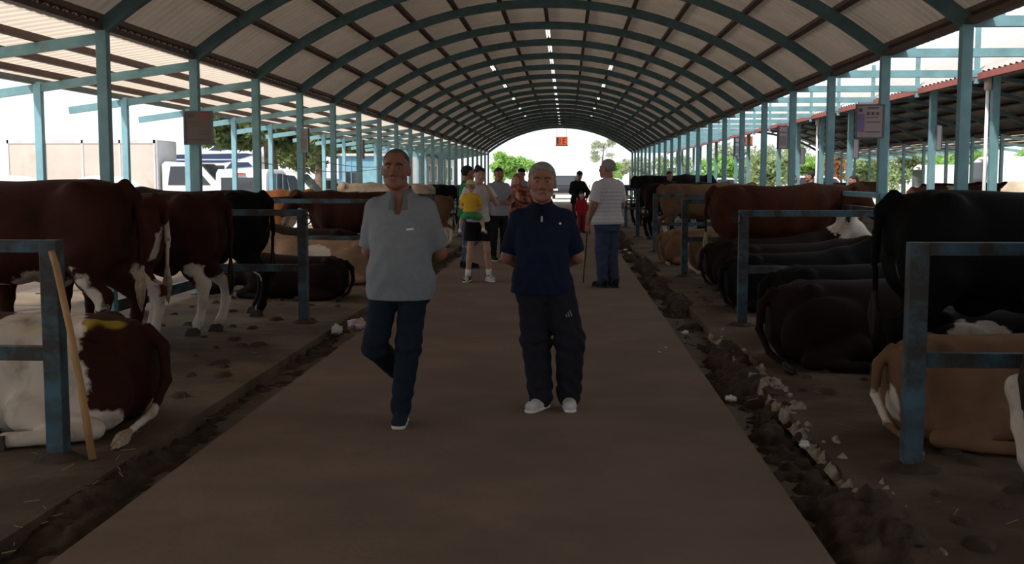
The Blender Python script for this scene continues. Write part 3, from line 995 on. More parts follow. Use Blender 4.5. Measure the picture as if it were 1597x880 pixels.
cow('black cow lying behind the dark brown one', 'black', 'lie', (1.98, 11.25, 0), 1, sc=1.02, rot=0.06, side=-1, head='down', tuft='dark')
cow('black cow lying at the second right fence post', 'black', 'lie', (1.92, 13.75, 0), 1, sc=0.95, rot=0.06, side=-1, head='up', tuft='dark')
cow('dark brown cow lying beneath the second right fence rail', 'darkbrown', 'lie', (2.1, 15.1, 0), 1, sc=1.0, rot=0.0, side=-1, head='back', fine=False)
cow('dark cow with a pale head and neck lying near the right post row', 'darkbrown', 'lie', (2.0, 16.42, 0), 1, sc=1.0, rot=0.05, side=-1, head='up', fine=False,
    patches=[('el', (2.2, 0, 0.85), (0.45, 0.3, 0.32))])
cow('brown cow with a white tail curled round its rump', 'tan', 'lie', (2.05, 19.0, 0), 1, sc=0.92, rot=0.1, side=-1, head='down', tuft='pale',
    patches=[('rc', (-0.05, -0.02, 0.5), (-0.085, -0.10, 0.30), 0.045, 0.045), ('rc', (-0.085, -0.10, 0.30), (-0.03, -0.24, 0.12), 0.04, 0.04), ('rc', (-0.03, -0.24, 0.12), (0.06, -0.4, 0.05), 0.05, 0.05)])
cow('sandy cow lying farther back by the right gutter', 'fawn', 'lie', (1.72, 21.0, 0), 1, sc=0.9, rot=0.1, side=-1, head='up', tuft='pale')
cow('red brown cow standing across the right pen', 'red', 'stand', (2.15, 17.25, 0), 1, sc=1.02, rot=0.0, variant=0, tuft='pale',
    patches=[('rc', (0.15, -0.17, 0.1), (0.05, -0.17, 0.5), 0.09, 0.07), ('el', (0.2, -0.1, 0.7), (0.08, 0.05, 0.2))])
cow('tan cow standing behind the red brown one', 'tan', 'stand', (2.15, 26.6, 0), 1, sc=1.0, variant=1, tuft='pale', fine=False,
    patches=[('rc', (0.2, -0.17, 0.0), (0.1, -0.17, 0.5), 0.10, 0.07)])
cow('dark brown cow standing in the row by the vest man', 'darkbrown', 'stand', (1.95, 29.3, 0), 1, sc=1.0, variant=0, fine=False)
cow('black cow standing farthest back on the right', 'black', 'stand', (2.15, 37.2, 0), 1, sc=1.15, variant=1, fine=False)
cow('brown cow standing beside the farthest black cow', 'chestnut', 'stand', (2.3, 32.5, 0), 1, sc=0.97, variant=0, fine=False)
# next shed
cow('brown and white cow in the next shed by its near posts', 'red', 'stand', (6.95, 23.4, 0), 1, sc=0.98, variant=0, fine=False,
    patches=[('el', (0.9, 0, 1.2), (0.3, 0.5, 0.25)), ('el', (0.3, -0.2, 1.0), (0.15, 0.2, 0.2))])
cow('cream and red cow standing in the next shed at the right edge', 'cream', 'stand', (5.5, 14.5, 0), 1, sc=1.08, variant=1, fine=False)
cow('chestnut cow with white flecks deeper in the next shed', 'chestnut', 'stand', (9.2, 30.0, 0), 1, sc=1.0, variant=1, fine=False,
    patches=[('el', (0.7, 0, 1.2), (0.2, 0.5, 0.2))])
cow('dark cow standing under the far side of the next shed', 'darkbrown', 'stand', (9.6, 21.0, 0), 1, sc=0.98, variant=0, fine=False)
cow('tan cow far back in the next shed', 'tan', 'stand', (7.6, 36.0, 0), 1, sc=1.0, variant=1, fine=False)

# ------------------------------------------------------------------ people.  local frame: facing -Y, +X is the person's left, feet on z = 0, modelled at 1.75 m and scaled
def skin_mat(name, col, lip):
    m = mat(name, col, rough=0.55, var=0.12, scale=14, bump=0.06, bscale=120, spec=0.35)
    nt = m.node_tree
    b = nt.nodes['Principled BSDF']
    src = b.inputs['Base Color'].links[0].from_socket
    at = nt.nodes.new('ShaderNodeAttribute'); at.attribute_name = 'lip'
    mx = nt.nodes.new('ShaderNodeMix'); mx.data_type = 'RGBA'
    nt.links.new(at.outputs['Fac'], mx.inputs['Factor'])
    nt.links.new(src, mx.inputs['A'])
    mx.inputs['B'].default_value = (*lip, 1)
    nt.links.new(mx.outputs['Result'], b.inputs['Base Color'])
    b.inputs['Subsurface Weight'].default_value = 0.0
    return m
SKIN = {'tan': skin_mat('tanned_skin', (0.33, 0.155, 0.105), (0.27, 0.09, 0.075)), 'fair': skin_mat('fair_skin', (0.50, 0.29, 0.215), (0.40, 0.13, 0.11)),
        'dark': skin_mat('weathered_skin', (0.26, 0.115, 0.075), (0.21, 0.075, 0.06))}
CLOTH = {}
def cloth(name, col, var=0.08, scale=20, col2=None, mix=(0.45, 0.55), rough=0.9, bump=0.12):
    if name not in CLOTH:
        CLOTH[name] = mat(name, col, rough=rough, var=var, scale=scale, col2=col2, mix=mix, bump=bump, bscale=160, spec=0.15)
    return CLOTH[name]

JOINTS = dict(hipL=(.09, 0, .92), hipR=(-.09, 0, .92), kneeL=(.105, -.02, .50), kneeR=(-.105, -.02, .50), ankL=(.105, .025, .09), ankR=(-.105, .025, .09),
              shL=(.168, .015, 1.392), shR=(-.168, .015, 1.392), elL=(.245, .05, 1.14), elR=(-.245, .05, 1.14), wrL=(.25, -.03, .90), wrR=(-.25, -.03, .90),
              handL=(0, -.15, -1), handR=(0, -.15, -1), palmL=(-1, 0, 0), palmR=(1, 0, 0), thumbL=(0, -1, 0), thumbR=(0, -1, 0), footL=(0.12, -1, 0), footR=(-0.12, -1, 0))
TORSO = [(.78, 0, .01, .165, .115), (.86, 0, .01, .178, .125), (.94, 0, .01, .172, .125), (1.04, 0, .0, .158, .118), (1.14, 0, 0, .160, .120), (1.26, 0, 0, .172, .125),
         (1.34, 0, .005, .176, .118), (1.40, 0, .01, .150, .098), (1.44, 0, .015, .110, .080), (1.475, 0, .02, .070, .062), (1.49, 0, .02, .055, .052)]

def torso_st(p):
    w, belly, bust = p.get('w', 1.0), p.get('belly', 0.0), p.get('bust', 0.0)
    out = []
    for z, cx, cy, rx, ry in TORSO:
        b = belly * math.exp(-((z - 1.08) / 0.16) ** 2) + bust * math.exp(-((z - 1.27) / 0.07) ** 2)
        side = w if z < 1.38 else 1 + (w - 1) * 0.4
        out.append((z, cx, cy - b * 0.5, rx * side + belly * 0.22 * math.exp(-((z - 1.04) / 0.2) ** 2), ry * (1 + (w - 1) * 0.7) + b * 0.5))
    return out

def v3(a):
    return np.array(a, float)

def hand_prims(F, w, d, n, t, curl=0.5, sc=1.0):
    d = v3(d) / np.linalg.norm(d); n = v3(n); n = n - d * (n @ d); n /= np.linalg.norm(n)
    t = v3(t); t = t - d * (t @ d) - n * (t @ n); t /= np.linalg.norm(t)
    w = v3(w)
    L = [0.062, 0.078, 0.085, 0.075]
    for i in range(4):
        o = (-0.030 + 0.020 * i)
        base = w + d * (0.088 if i in (1, 2) else 0.082) * sc + t * o * sc
        F.rc(w + d * 0.012 + t * o * 0.6 * sc, base, 0.017 * sc, 0.012 * sc, 0.012)
        l = L[i] * sc
        c1, c2 = curl * 0.6, curl * 1.5
        mid = base + (d * math.cos(c1) + n * math.sin(c1)) * l * 0.52
        tip = mid + (d * math.cos(c2) + n * math.sin(c2)) * l * 0.48
        F.chain([base, mid, tip], [0.0105 * sc, 0.0098 * sc, 0.0085 * sc], 0.004)
    b = w + d * 0.028 * sc + t * 0.028 * sc
    m = b + d * 0.035 * sc + t * 0.026 * sc + n * 0.012
    e = m + d * 0.032 * sc + t * 0.006 * sc + n * 0.010
    F.chain([w + d * 0.01 + t * 0.012, b, m, e], [0.016 * sc, 0.015 * sc, 0.0115 * sc, 0.0095 * sc], 0.008)

def head_prims(F, full=True):
    F.el((0, .018, .032), (.077, .096, .083), 0.02)
    F.el((0, -.022, -.030), (.064, .076, .088), 0.03)
    F.el((0, -.050, -.085), (.043, .040, .032), 0.03)
    F.el((0, -.080, -.102), (.020, .016, .016), 0.02)
    for s in (-1, 1):
        F.el((s * .078, .018, -.012), (.011, .024, .034), 0.008, rot=(0.15, 0, -s * 0.35))
        if full:
            F.el((s * .044, -.062, -.030), (.026, .028, .026), 0.02)
            F.rc((s * .012, -.092, .026), (s * .052, -.076, .024), .010, .008, 0.014)
            F.el((s * .032, -.100, .004), (.020, .014, .013), 0.012, '-')
            F.el((s * .032, -.0775, .004), (.0165, .0135, .0125), 0.006)
            F.el((s * .014, -.100, -.036), (.011, .013, .010), 0.008)
            F.rc((s * .030, -.058, -.088), (s * .050, -.012, -.062), .018, .020, 0.03)
    F.rc((0, -.092, .018), (0, -.113, -.026), .0085, .0135, 0.012)
    if full:
        F.rc((-.022, -.087, -.064), (.022, -.087, -.064), .008, .008, 0.007)
        F.rc((0, -.093, -.062), (0, -.094, -.063), .008, .008, 0.007)
        F.rc((-.018, -.087, -.0765), (.018, -.087, -.0765), .0085, .0085, 0.007)
        F.rc((-.026, -.101, -.0702), (.026, -.101, -.0702), .006, .006, 0.004, '-')

def person(name, label, loc, rz, H, skin, joints=None, h=0.012, body=None, head=(0, 0, 0), hsc=1.0, hdx=(0, 0), parts=(), group='people in the shed', face=True, eyes=True, hand=(0.5, 0.5), lean=0.0):
    """parts: list of (part name, material, kind, options) built from the same joints"""
    s = H / 1.75
    J = dict(JOINTS); J.update(joints or {})
    p = body or {}
    st = torso_st(p)
    R_head = np.array(Euler((head[0], head[1], head[2])).to_matrix())
    HC = v3((hdx[0], -0.018 + hdx[1], 1.633 + 0.02 * (hsc - 1) * 5))
    HT = HC
    pts = np.array([v3(J[k]) for k in J if k[:-1] in ('hip', 'knee', 'ank', 'sh', 'el', 'wr')] + [HC])
    lo = pts.min(0) - 0.28; hi = pts.max(0) + 0.24
    lo[2] = -0.02
    lo, hi = np.minimum(lo, (-0.3, -0.3, -0.02)), np.maximum(hi, (0.3, 0.3, 1.82))
    root = empty(name, loc, rz)
    root.scale = (s, s, s)
    if lean:
        root.rotation_euler[0] = lean
    def head_frame(F):
        F.frame(HT, R_head, hsc)
        return F
    # ---- body: one continuous surface
    F = Field(lo, hi, h)
    thin = -0.012
    F.loft(st, 2, 0.03, off=thin)
    for sd in 'LR':
        hp, kn, an = J['hip' + sd], J['knee' + sd], J['ank' + sd]
        F.rc(hp, kn, .083 * p.get('leg', 1), .052 * p.get('leg', 1), 0.04)
        ca = v3(kn) * 0.68 + v3(an) * 0.32 + v3((0, .018, 0))
        F.chain([kn, ca, an], [.052 * p.get('leg', 1), .052 * p.get('leg', 1), .034], 0.03)
        fd = v3(J['foot' + sd]); fd = fd / np.linalg.norm(fd)
        F.rc(v3(an) - fd * 0.03 - v3((0, 0, .045)), v3(an) + fd * 0.15 - v3((0, 0, .060)), .036, .028, 0.03)
        sh, el, wr = J['sh' + sd], J['el' + sd], J['wr' + sd]
        F.rc(v3(sh) * (.85, 1, 1), (0, .022, 1.455), .050, .045, 0.05)
        F.chain([sh, el, wr], [.056 * p.get('arm', 1), .043 * p.get('arm', 1), .029], 0.025)
        hand_prims(F, wr, J['hand' + sd], J['palm' + sd], J['thumb' + sd], hand[0 if sd == 'L' else 1])
    F.chain([(0, .02, 1.44), (hdx[0] * 0.5, .012 + hdx[1] * .5, 1.52), (HC[0], HC[1] + .035, HC[2] - .07)], [.075, .058, .056], 0.03)
    head_frame(F)
    head_prims(F, face)
    F.frame()
    F.cut((0, 0, 0.0), (0, 0, -1))
    V, Q = F.mesh()
    Lc = (V - HT) @ R_head / hsc
    lip = np.clip((0.0075 - np.abs(Lc[:, 2] + .0695) + 0.004) / 0.005, 0, 1) * (np.abs(Lc[:, 0]) < .024) * (Lc[:, 1] < -.07) * (0.9 if face else 0)
    bo = link('body', np_mesh('body', V, Q, SKIN[skin], {'lip': lip}), root)
    def hp(q):
        return Vector(HT + R_head @ (v3(q) * hsc))
    rot = Matrix(R_head.tolist()).to_euler()
    if eyes:
        for sd in (-1, 1):
            e = ball('eye', root, hp((sd * .032, -.0795, .0035)), (.0125 * hsc, .0125 * hsc, .0075 * hsc), M['eyewhite'], rot)
            ball('iris', e, (0, -0.82, 0.05), (0.46, 0.30, 0.70), M['iris'])
    made = {}
    for part in parts:
        pn, ml, kind, o = part
        if kind == 'top':                                  # shirt: torso + sleeves
            ease = o.get('ease', .012)
            G = Field(lo, hi, h)
            zz = [(q[0], q[1], q[2], q[3] + (.020 if q[0] < .98 else 0.008 if q[0] < 1.1 else 0), q[4] + (.022 if q[0] < .98 else 0)) for q in st]
            G.loft(zz, 2, 0.03, off=ease, p=2.3)
            for sd in 'LR':
                G.rc(v3(J['sh' + sd]) * (.85, 1, 1), (0, .022, 1.452), .062, .050, 0.05)
            G.rc((0, .02, 1.40), (0, .024, 1.45), .08, .066, 0.03)
            sl = o.get('sleeve', .55)
            sr = o.get('sr', (.070, .068))
            for sd in 'LR':
                sh, el, wr = v3(J['sh' + sd]), v3(J['el' + sd]), v3(J['wr' + sd])
                if sl <= 0:
                    continue
                if sl <= 1:
                    G.rc(sh, sh + (el - sh) * sl, sr[0], sr[1], 0.035)
                else:
                    G.chain([sh, el, el + (wr - el) * (sl - 1)], [sr[0], sr[1], sr[1] * .8], 0.035)
            if o.get('flare'):
                z0 = o['hem']
                G.loft([(z0 - .05, 0, .0, o['flare'] + .01, o['flare'] * .75 + .01), (1.0, 0, 0, .17 * p.get('w', 1), .125)], 2, 0.05, off=.01)
            if o.get('amp', 0):
                am = o['amp']
                G.ripple(lambda X, Y, Z: am * np.sin(Z * 34 + 9 * X + 4 * np.sin(X * 17 + 5)) * np.clip((1.36 - Z) * 4, 0, 1) + am * .6 * np.sin(X * 40 + Z * 15 + Y * 9) * np.clip((1.2 - Z) * 4, 0, 1))
            if o.get('quilt'):
                G.ripple(lambda X, Y, Z: -0.012 * np.abs(np.sin(Z * PI / 0.052)))
            G.cut((0, 0, o.get('hem', .80)), (0, 0.02, -1))
            for sd in 'LR':
                if 0 < sl <= 1:
                    sh, el = v3(J['sh' + sd]), v3(J['el' + sd])
                    c = sh + (el - sh) * sl
                    d = (el - sh) / np.linalg.norm(el - sh)
                    G.el(c + d * 0.095, (.095, .095, .095), 0.006, '-')
            if o.get('neck', True):
                G.frame((0, 0, 0))
                G.el((hdx[0] * .5, -.025, 1.545), (.068, .098, .075), 0.01, '-')
                if o.get('v', 0):
                    dv = o['v']
                    G.rc((0, -.078, 1.50), (0, -.108, 1.485 - dv), .054, .020, 0.008, '-')
            V2, Q2 = G.mesh()
            made[pn] = (link(pn, np_mesh(pn, V2, Q2, ml), root), V2)
        elif kind == 'legs':
            G = Field(lo, hi, h)
            z1 = o.get('top', .98)
            pel = [q for q in st if q[0] <= z1 + .05]
            G.loft(pel, 2, 0.03, off=.006)
            r0, r1, r2 = o.get('r', (.100, .076, .062))
            end = o.get('end', 1.0)
            for sd in 'LR':
                hpj, kn, an = v3(J['hip' + sd]), v3(J['knee' + sd]), v3(J['ank' + sd])
                an2 = an + (kn - an) * o.get('cuff', 0.0)
                if end >= 1:
                    G.chain([hpj - v3((0, 0, .03)), kn, an2], [r0, r1, r2], 0.03)
                else:
                    G.rc(hpj - v3((0, 0, .03)), hpj + (kn - hpj) * end, r0, r1, 0.03)
            am = o.get('amp', .004)
            if am:
                kz = [J['kneeL'][2], J['kneeR'][2]]
                G.ripple(lambda X, Y, Z: am * np.sin(Z * 60 + 22 * X + 3 * np.sin(Y * 20 + X * 9)) * (0.35 + np.exp(-((Z - .50) / .09) ** 2) + np.exp(-((Z - .16) / .08) ** 2)))
            if end < 1:
                G.cut((0, 0, o['z']), (0, 0, -1))
            G.cut((0, 0, z1), (0, 0, 1))
            G.cut((0, 0, 0.012), (0, 0, -1))
            V2, Q2 = G.mesh()
            made[pn] = (link(pn, np_mesh(pn, V2, Q2, ml), root), V2)
        elif kind == 'skirt':
            G = Field(lo, hi, h)
            G.loft(o['st'], 2, 0.03, off=0)
            G.ripple(lambda X, Y, Z: .006 * np.sin(12 * np.arctan2(Y, X)) * np.clip((1.0 - Z) * 2, 0, 1))
            V2, Q2 = G.mesh()
            made[pn] = (link(pn, np_mesh(pn, V2, Q2, ml), root), V2)
        elif kind == 'shoes':
            for sd in 'LR':
                an = v3(J['ank' + sd]); fd = v3(J['foot' + sd]); pit = fd[2]
                fd = fd / np.linalg.norm(fd)
                up = v3((0, 0, 1)); up = up - fd * (up @ fd); up /= np.linalg.norm(up)
                lf = np.cross(up, fd)
                R = np.stack([fd, lf, up], 1)
                hh = min(h, .008)
                G = Field(an - .30, an + .30, hh)
                G.frame(an, R)
                G.chain([(-.045, 0, -.035), (.06, 0, -.045), (.165, 0, -.052)], [.046, .044, .036], 0.025)
                G.rc((-.03, 0, .0), (-.02, 0, .03), .046, .044, 0.03)
                G.rc((.15, .012, -.05), (.15, -.012, -.05), .036, .036, 0.02)
                G.cut((0, 0, -.078), (0, 0, -1))
                G.cut((0, 0, .045), (0, 0, 1))
                V2, Q2 = G.mesh()
                so = link('shoe', np_mesh('shoe', V2, Q2, ml), root)
                G = Field(an - .30, an + .30, hh)
                G.frame(an, R)
                G.chain([(-.05, 0, -.074), (.06, 0, -.074), (.165, 0, -.074)], [.050, .046, .046], 0.02)
                G.cut((0, 0, -.068), (0, 0, 1)); G.cut((0, 0, -.090), (0, 0, -1))
                V2, Q2 = G.mesh()
                link('sole', np_mesh('sole', V2, Q2, o['sole']), so)
                if o.get('laces') is not None:
                    lm = MB()
                    for q in range(4):
                        xx = .035 + .024 * q
                        pts = [an + R @ v3((xx, y, -.004 - .010 * q - abs(y) * 0.55)) for y in (-.028, 0, .028)]
                        lm.tube(pts, .004, 5)
                    lm.build('laces', o['laces'], so, True)
        elif kind == 'hair':
            G = head_frame(Field(HT - .22 * hsc, HT + .22 * hsc, min(h, .008)))
            vol = o.get('vol', .008)
            G.el((0, .020, .034), (.077 + vol, .096 + vol, .083 + vol), 0.02)
            if o.get('long'):
                G.rc((0, .06, .02), (0, .075, -o['long']), .075, .055, 0.04)
            if o.get('bun'):
                G.el((0, .10, .10), (.045, .045, .045), 0.03)
            fy, fz, ey, ez = o.get('line', (-.075, .062, .030, -.055))
            # plane from the forehead hairline to below the ear
            d = v3((0, ey - fy, ez - fz)); nrm = np.cross(d, (1, 0, 0)); nrm = nrm / np.linalg.norm(nrm)
            if nrm[1] > 0:
                nrm = -nrm
            G.cut((0, fy, fz), nrm)
            for sd in (-1, 1):
                G.el((sd * .078, -.030, .010), o.get('temple', (.018, .045, .045)), 0.008, '-')
                if o.get('recede'):
                    G.el((sd * .040, -.085, .085), (.035, .06, .035), 0.012, '-')
            if o.get('rough', .0015):
                a_ = o.get('rough', .0015)
                G.ripple(lambda X, Y, Z: a_ * np.sin(X * 190) * np.sin(Y * 170) * np.sin(Z * 180))
            V2, Q2 = G.mesh()
            made[pn] = (link(pn, np_mesh(pn, V2, Q2, ml), root), V2)
        elif kind == 'brows':
            for sd in (-1, 1):
                MB().tube([hp((sd * .013, -.1025, .0235)), hp((sd * .032, -.098, .030)), hp((sd * .053, -.082, .024))], [.0040 * hsc, .0052 * hsc, .0028 * hsc], 6).build('eyebrow', ml, root, True)
        elif kind == 'collar':
            G = Field((-.2, -.25, 1.35), (.2, .2, 1.62), min(h, .008))
            dz = o.get('dz', 0)
            ww = o.get('w', 1.0)
            G.loft([(1.38, 0, .004, .135 * ww, .132), (1.43, 0, .010, .112 * ww, .108), (1.47, 0, .016, .088, .086), (1.53, 0, .020, .070, .072)], 2, 0.003)
            G.loft([(1.36, 0, .004, .128 * ww, .125), (1.43, 0, .010, .098 * ww, .094), (1.47, 0, .016, .076, .074), (1.56, 0, .020, .060, .062)], 2, 0.003, op='-')
            G.cut((0, 0, 1.520), (0, -.30, 1))
            G.cut((0, 0, 1.435), (0, .55, -1))
            G.rc((0, -.09, 1.56), (0, -.13, 1.37), .050 * o.get('open', 1), .022, 0.004, '-')
            V2, Q2 = G.mesh()
            made[pn] = (link(pn, np_mesh(pn, V2, Q2, ml), root), V2)
        elif kind == 'hat':
            G = head_frame(Field(HT - .26 * hsc, HT + .26 * hsc, min(h, .008)))
            G.el((0, .020, .050), (.090, .108, .085), 0.02)
            G.cut((0, 0, .045), (0, 0, -1))
            br = o.get('brim', .15)
            if o.get('cap'):
                G.el((0, -.10, .05), (.07, .075, .010), 0.006)
            else:
                G.el((0, .01, .045), (br, br + .015, .014), 0.012)
            V2, Q2 = G.mesh()
            made[pn] = (link(pn, np_mesh(pn, V2, Q2, ml), root), V2)
        elif kind == 'scarf':
            G = head_frame(Field(HT - .36, HT + .26, min(h, .010)))
            G.el((0, .022, .030), (.092, .110, .097), 0.03)
            G.rc((0, .03, -.06), (0, .035, -.19), .088, .135, 0.05)
            G.el((0, -.10, -.02), (.060, .075, .088), 0.02, '-')
            G.ripple(lambda X, Y, Z: .003 * np.sin(Z * 70 + X * 30))
            V2, Q2 = G.mesh()
            made[pn] = (link(pn, np_mesh(pn, V2, Q2, ml), root), V2)
        elif kind == 'socks':
            for sd in 'LR':
                an = v3(J['ank' + sd]); kn = v3(J['knee' + sd])
                MB().tube([an - v3((0, 0, .02)), an + (kn - an) * .10, an + (kn - an) * .24], [.043, .042, .045], 14).build('sock', ml, root, True)
        elif kind == 'glasses':
            G = MB()
            for sd in (-1, 1):
                G.tube([hp((sd * .034 + .026 * math.cos(a), o['y'] - .0 * abs(math.cos(a)), o['z'] + .019 * math.sin(a))) for a in np.linspace(0, 2 * PI, 13)], .003, 5)
            G.tube([hp((-.01, o['y'], o['z'])), hp((.01, o['y'], o['z']))], .003, 5)
            G.build(pn, ml, root, True)
            for sd in (-1, 1):
                ball('lens', root, hp((sd * .034, o['y'], o['z'])), (.025, .004, .019), ml, rot)
        elif kind == 'patch':                              # flat print or badge lying on a garment: outline in (x, z)
            Vt = made[o['on']][1]
            P2 = np.array(o['pts'], float)
            c = P2.mean(0)
            vs = []
            for x, z in P2:
                near = Vt[(np.abs(Vt[:, 0] - x) < .016) & (np.abs(Vt[:, 2] - z) < .016)]
                vs.append((x, (near[:, 1].min() if len(near) else -.15), z))
            n = len(vs)
            fr = [(x, y - .005, z) for x, y, z in vs]; bk = [(x, y + .004, z) for x, y, z in vs]
            MB().add(fr + bk, [tuple(range(n)), tuple(range(2 * n - 1, n - 1, -1))] + [(i, n + i, n + (i + 1) % n, (i + 1) % n) for i in range(n)]).build(pn, ml, made[o['on']][0])
    tag(root, label, 'person', group)
    return root
M['eyewhite'] = mat('eye_white', (0.55, 0.5, 0.46), rough=0.2, var=0.04)
M['iris'] = mat('brown_iris', (0.03, 0.017, 0.01), rough=0.1, spec=0.5)
HAIR_GREY = mat('grey_hair', (0.30, 0.285, 0.27), rough=0.7, var=0.35, scale=60, bump=0.5, bscale=220)
HAIR_SALT = mat('dark_cropped_hair', (0.09, 0.08, 0.075), rough=0.7, var=0.35, scale=60, bump=0.5, bscale=220)
HAIR_DARK = mat('dark_hair', (0.022, 0.017, 0.014), rough=0.6, var=0.3, scale=60, bump=0.5, bscale=200)
BACKARMS = dict(elL=(.285, .09, 1.10), elR=(-.285, .09, 1.10), wrL=(.075, .225, .985), wrR=(-.075, .235, .955), handL=(-1, .1, -.25), handR=(1, .1, -.1), palmL=(0, -1, 0), palmR=(0, -1, 0), thumbL=(0, 0, 1), thumbR=(0, 0, 1))

# --- man in the grey polo shirt, walking, hands behind his back
grey = cloth('heather_grey_knit', (0.225, 0.245, 0.27), var=.06, scale=30)
greyd = cloth('grey_knit_collar', (0.16, 0.165, 0.165))
jean = cloth('dark_blue_denim', (0.011, 0.018, 0.030), var=.25, scale=9)
person('person', 'person in a grey polo shirt and dark jeans walking towards the viewer, hands behind back', (-1.06, 7.19, 0.015), 0.0, 1.73, 'dark', h=0.006, hsc=1.06, head=(0.0, 0.03, 0.0), hdx=(-.02, -.03),
       body=dict(w=1.04, belly=.075, arm=1.05), hand=(0.8, 0.8),
       joints=dict(BACKARMS, hipL=(.085, 0, .92), hipR=(-.098, 0, .92), kneeL=(.055, -.08, .50), kneeR=(-.165, -.05, .49), ankL=(.005, -.10, .088), ankR=(-.050, .34, .24), footL=(0.06, -1, 0), footR=(0.05, -0.75, -0.75),
                   shL=(.165, .015, 1.385), shR=(-.165, .015, 1.385), elL=(.242, .09, 1.09), elR=(-.225, .11, 1.10)),
       parts=[('polo_shirt', grey, 'top', dict(hem=.80, sleeve=.80, ease=.014, sr=(.068, .074), amp=.0035, v=.13)),
              ('collar', greyd, 'collar', dict(open=1.5)),
              ('jeans', jean, 'legs', dict(top=.95, r=(.098, .082, .064), amp=.004)),
              ('shoe', cloth('navy_trainer', (0.02, 0.025, 0.04)), 'shoes', dict(sole=M['offwhite'], laces=M['offwhite'])),
              ('hair', HAIR_SALT, 'hair', dict(vol=.004, line=(-.050, .096, .045, -.055), recede=1)),
              ('eyebrow', HAIR_DARK, 'brows', {}),
              ('breast_pocket', cloth('grey_knit_pocket', (0.25, 0.27, 0.29)), 'patch', dict(on='polo_shirt', pts=[(.045, 1.275), (.145, 1.275), (.145, 1.235), (.045, 1.235)])),
              ('pocket_label', M['white'], 'patch', dict(on='polo_shirt', pts=[(.062, 1.262), (.105, 1.266), (.105, 1.254), (.062, 1.250)]))])

# --- man in the navy polo shirt and tracksuit trousers
navy = cloth('navy_polo_knit', (0.011, 0.017, 0.042), var=.12)
track = cloth('charcoal_tracksuit', (0.017, 0.017, 0.025), var=.15)
person('person', 'person with grey hair in a navy polo shirt and white trainers, hands behind back', (-0.165, 7.65, 0.015), 0.0, 1.63, 'tan', h=0.006, hsc=1.16, head=(0.02, 0, 0.03), hdx=(0, -.02),
       body=dict(w=1.05, belly=.05, arm=1.06), hand=(0.8, 0.8),
       joints=dict(BACKARMS, hipL=(.11, 0, .92), hipR=(-.06, 0, .92), kneeL=(.205, -.06, .50), kneeR=(-.045, -.02, .50), ankL=(.20, -.02, .09), ankR=(-.005, -.07, .09), footL=(0.05, -1, 0), footR=(-0.45, -1, 0),
                   shL=(.168, .015, 1.385), shR=(-.168, .015, 1.385), elL=(.258, .07, 1.10), elR=(-.258, .07, 1.10)),
       parts=[('polo_shirt', navy, 'top', dict(hem=.845, sleeve=.80, ease=.013, sr=(.068, .070), amp=.003, v=.06)),
              ('collar', cloth('navy_collar', (0.010, 0.013, 0.03)), 'collar', dict(open=1.1)),
              ('tracksuit_trousers', track, 'legs', dict(top=.95, r=(.122, .108, .088), amp=.005, cuff=.0)),
              ('shoe', cloth('white_trainer', (0.55, 0.54, 0.53), var=.15), 'shoes', dict(sole=M['white'], laces=M['offwhite'])),
              ('hair', HAIR_GREY, 'hair', dict(vol=.009, line=(-.066, .080, .040, -.060))),
              ('eyebrow', HAIR_SALT, 'brows', {}),
              ('zip_pull', M['offwhite'], 'patch', dict(on='polo_shirt', pts=[(-.006, 1.405), (.006, 1.405), (.006, 1.365), (-.006, 1.365)])),
              ('chest_badge', M['white'], 'patch', dict(on='polo_shirt', pts=[(.122, 1.355), (.130, 1.363), (.139, 1.358), (.138, 1.346), (.127, 1.344)])),
              ('logo_bar', cloth('grey_logo', (0.2, 0.2, 0.22)), 'patch', dict(on='tracksuit_trousers', pts=[(.170, .700), (.178, .706), (.186, .685), (.178, .681)])),
              ('logo_bar', cloth('grey_logo', (0.2, 0.2, 0.22)), 'patch', dict(on='tracksuit_trousers', pts=[(.184, .716), (.193, .722), (.204, .688), (.195, .684)])),
              ('logo_bar', cloth('grey_logo', (0.2, 0.2, 0.22)), 'patch', dict(on='tracksuit_trousers', pts=[(.200, .728), (.208, .732), (.222, .692), (.213, .688)]))])

# --- man in the quilted vest, seen from behind, with a stick
wv = cloth('quilted_white_vest', (0.52, 0.51, 0.54), var=.06)
person('person', 'person in a white quilted vest and jeans standing with back turned, holding a thin stick', (0.58, 16.2, 0.015), PI + 0.55, 1.81, 'tan', h=0.010, hsc=1.04, head=(0.0, 0, 0.45),
       body=dict(w=1.0, belly=.06), eyes=False,
       joints=dict(hipL=(.08, 0, .92), kneeL=(.08, -.02, .50), kneeR=(-.085, -.02, .50), ankL=(.085, .02, .09), ankR=(-.085, .05, .09), elR=(-.25, .0, 1.14), wrR=(-.22, -.15, .95), elL=(.25, .02, 1.13), wrL=(.25, -.10, .90)),
       parts=[('shirt', cloth('white_tee', (0.58, 0.57, 0.60)), 'top', dict(hem=.95, sleeve=.72, ease=.010, sr=(.080, .082))),
              ('vest', wv, 'top', dict(hem=.87, sleeve=0, ease=.024, quilt=1)),
              ('jeans', cloth('blue_denim', (0.045, 0.060, 0.105), var=.2, scale=9), 'legs', dict(top=.95, r=(.105, .086, .074))),
              ('shoe', cloth('black_shoe', (0.015, 0.015, 0.018)), 'shoes', dict(sole=M['black'])),
              ('hair', HAIR_GREY, 'hair', dict(vol=.010, line=(-.05, .080, .040, -.075)))])
st_ = MB().tube([(0.30, 16.13, 0.93), (0.29, 16.25, 0.72), (0.25, 16.85, 0.018)], [.010, .009, .008], 8).build('walking_stick', cloth('dark_stick', (0.05, 0.035, 0.025)), None, True)
tag(st_, 'thin dark walking stick held by the person in the vest', 'stick')

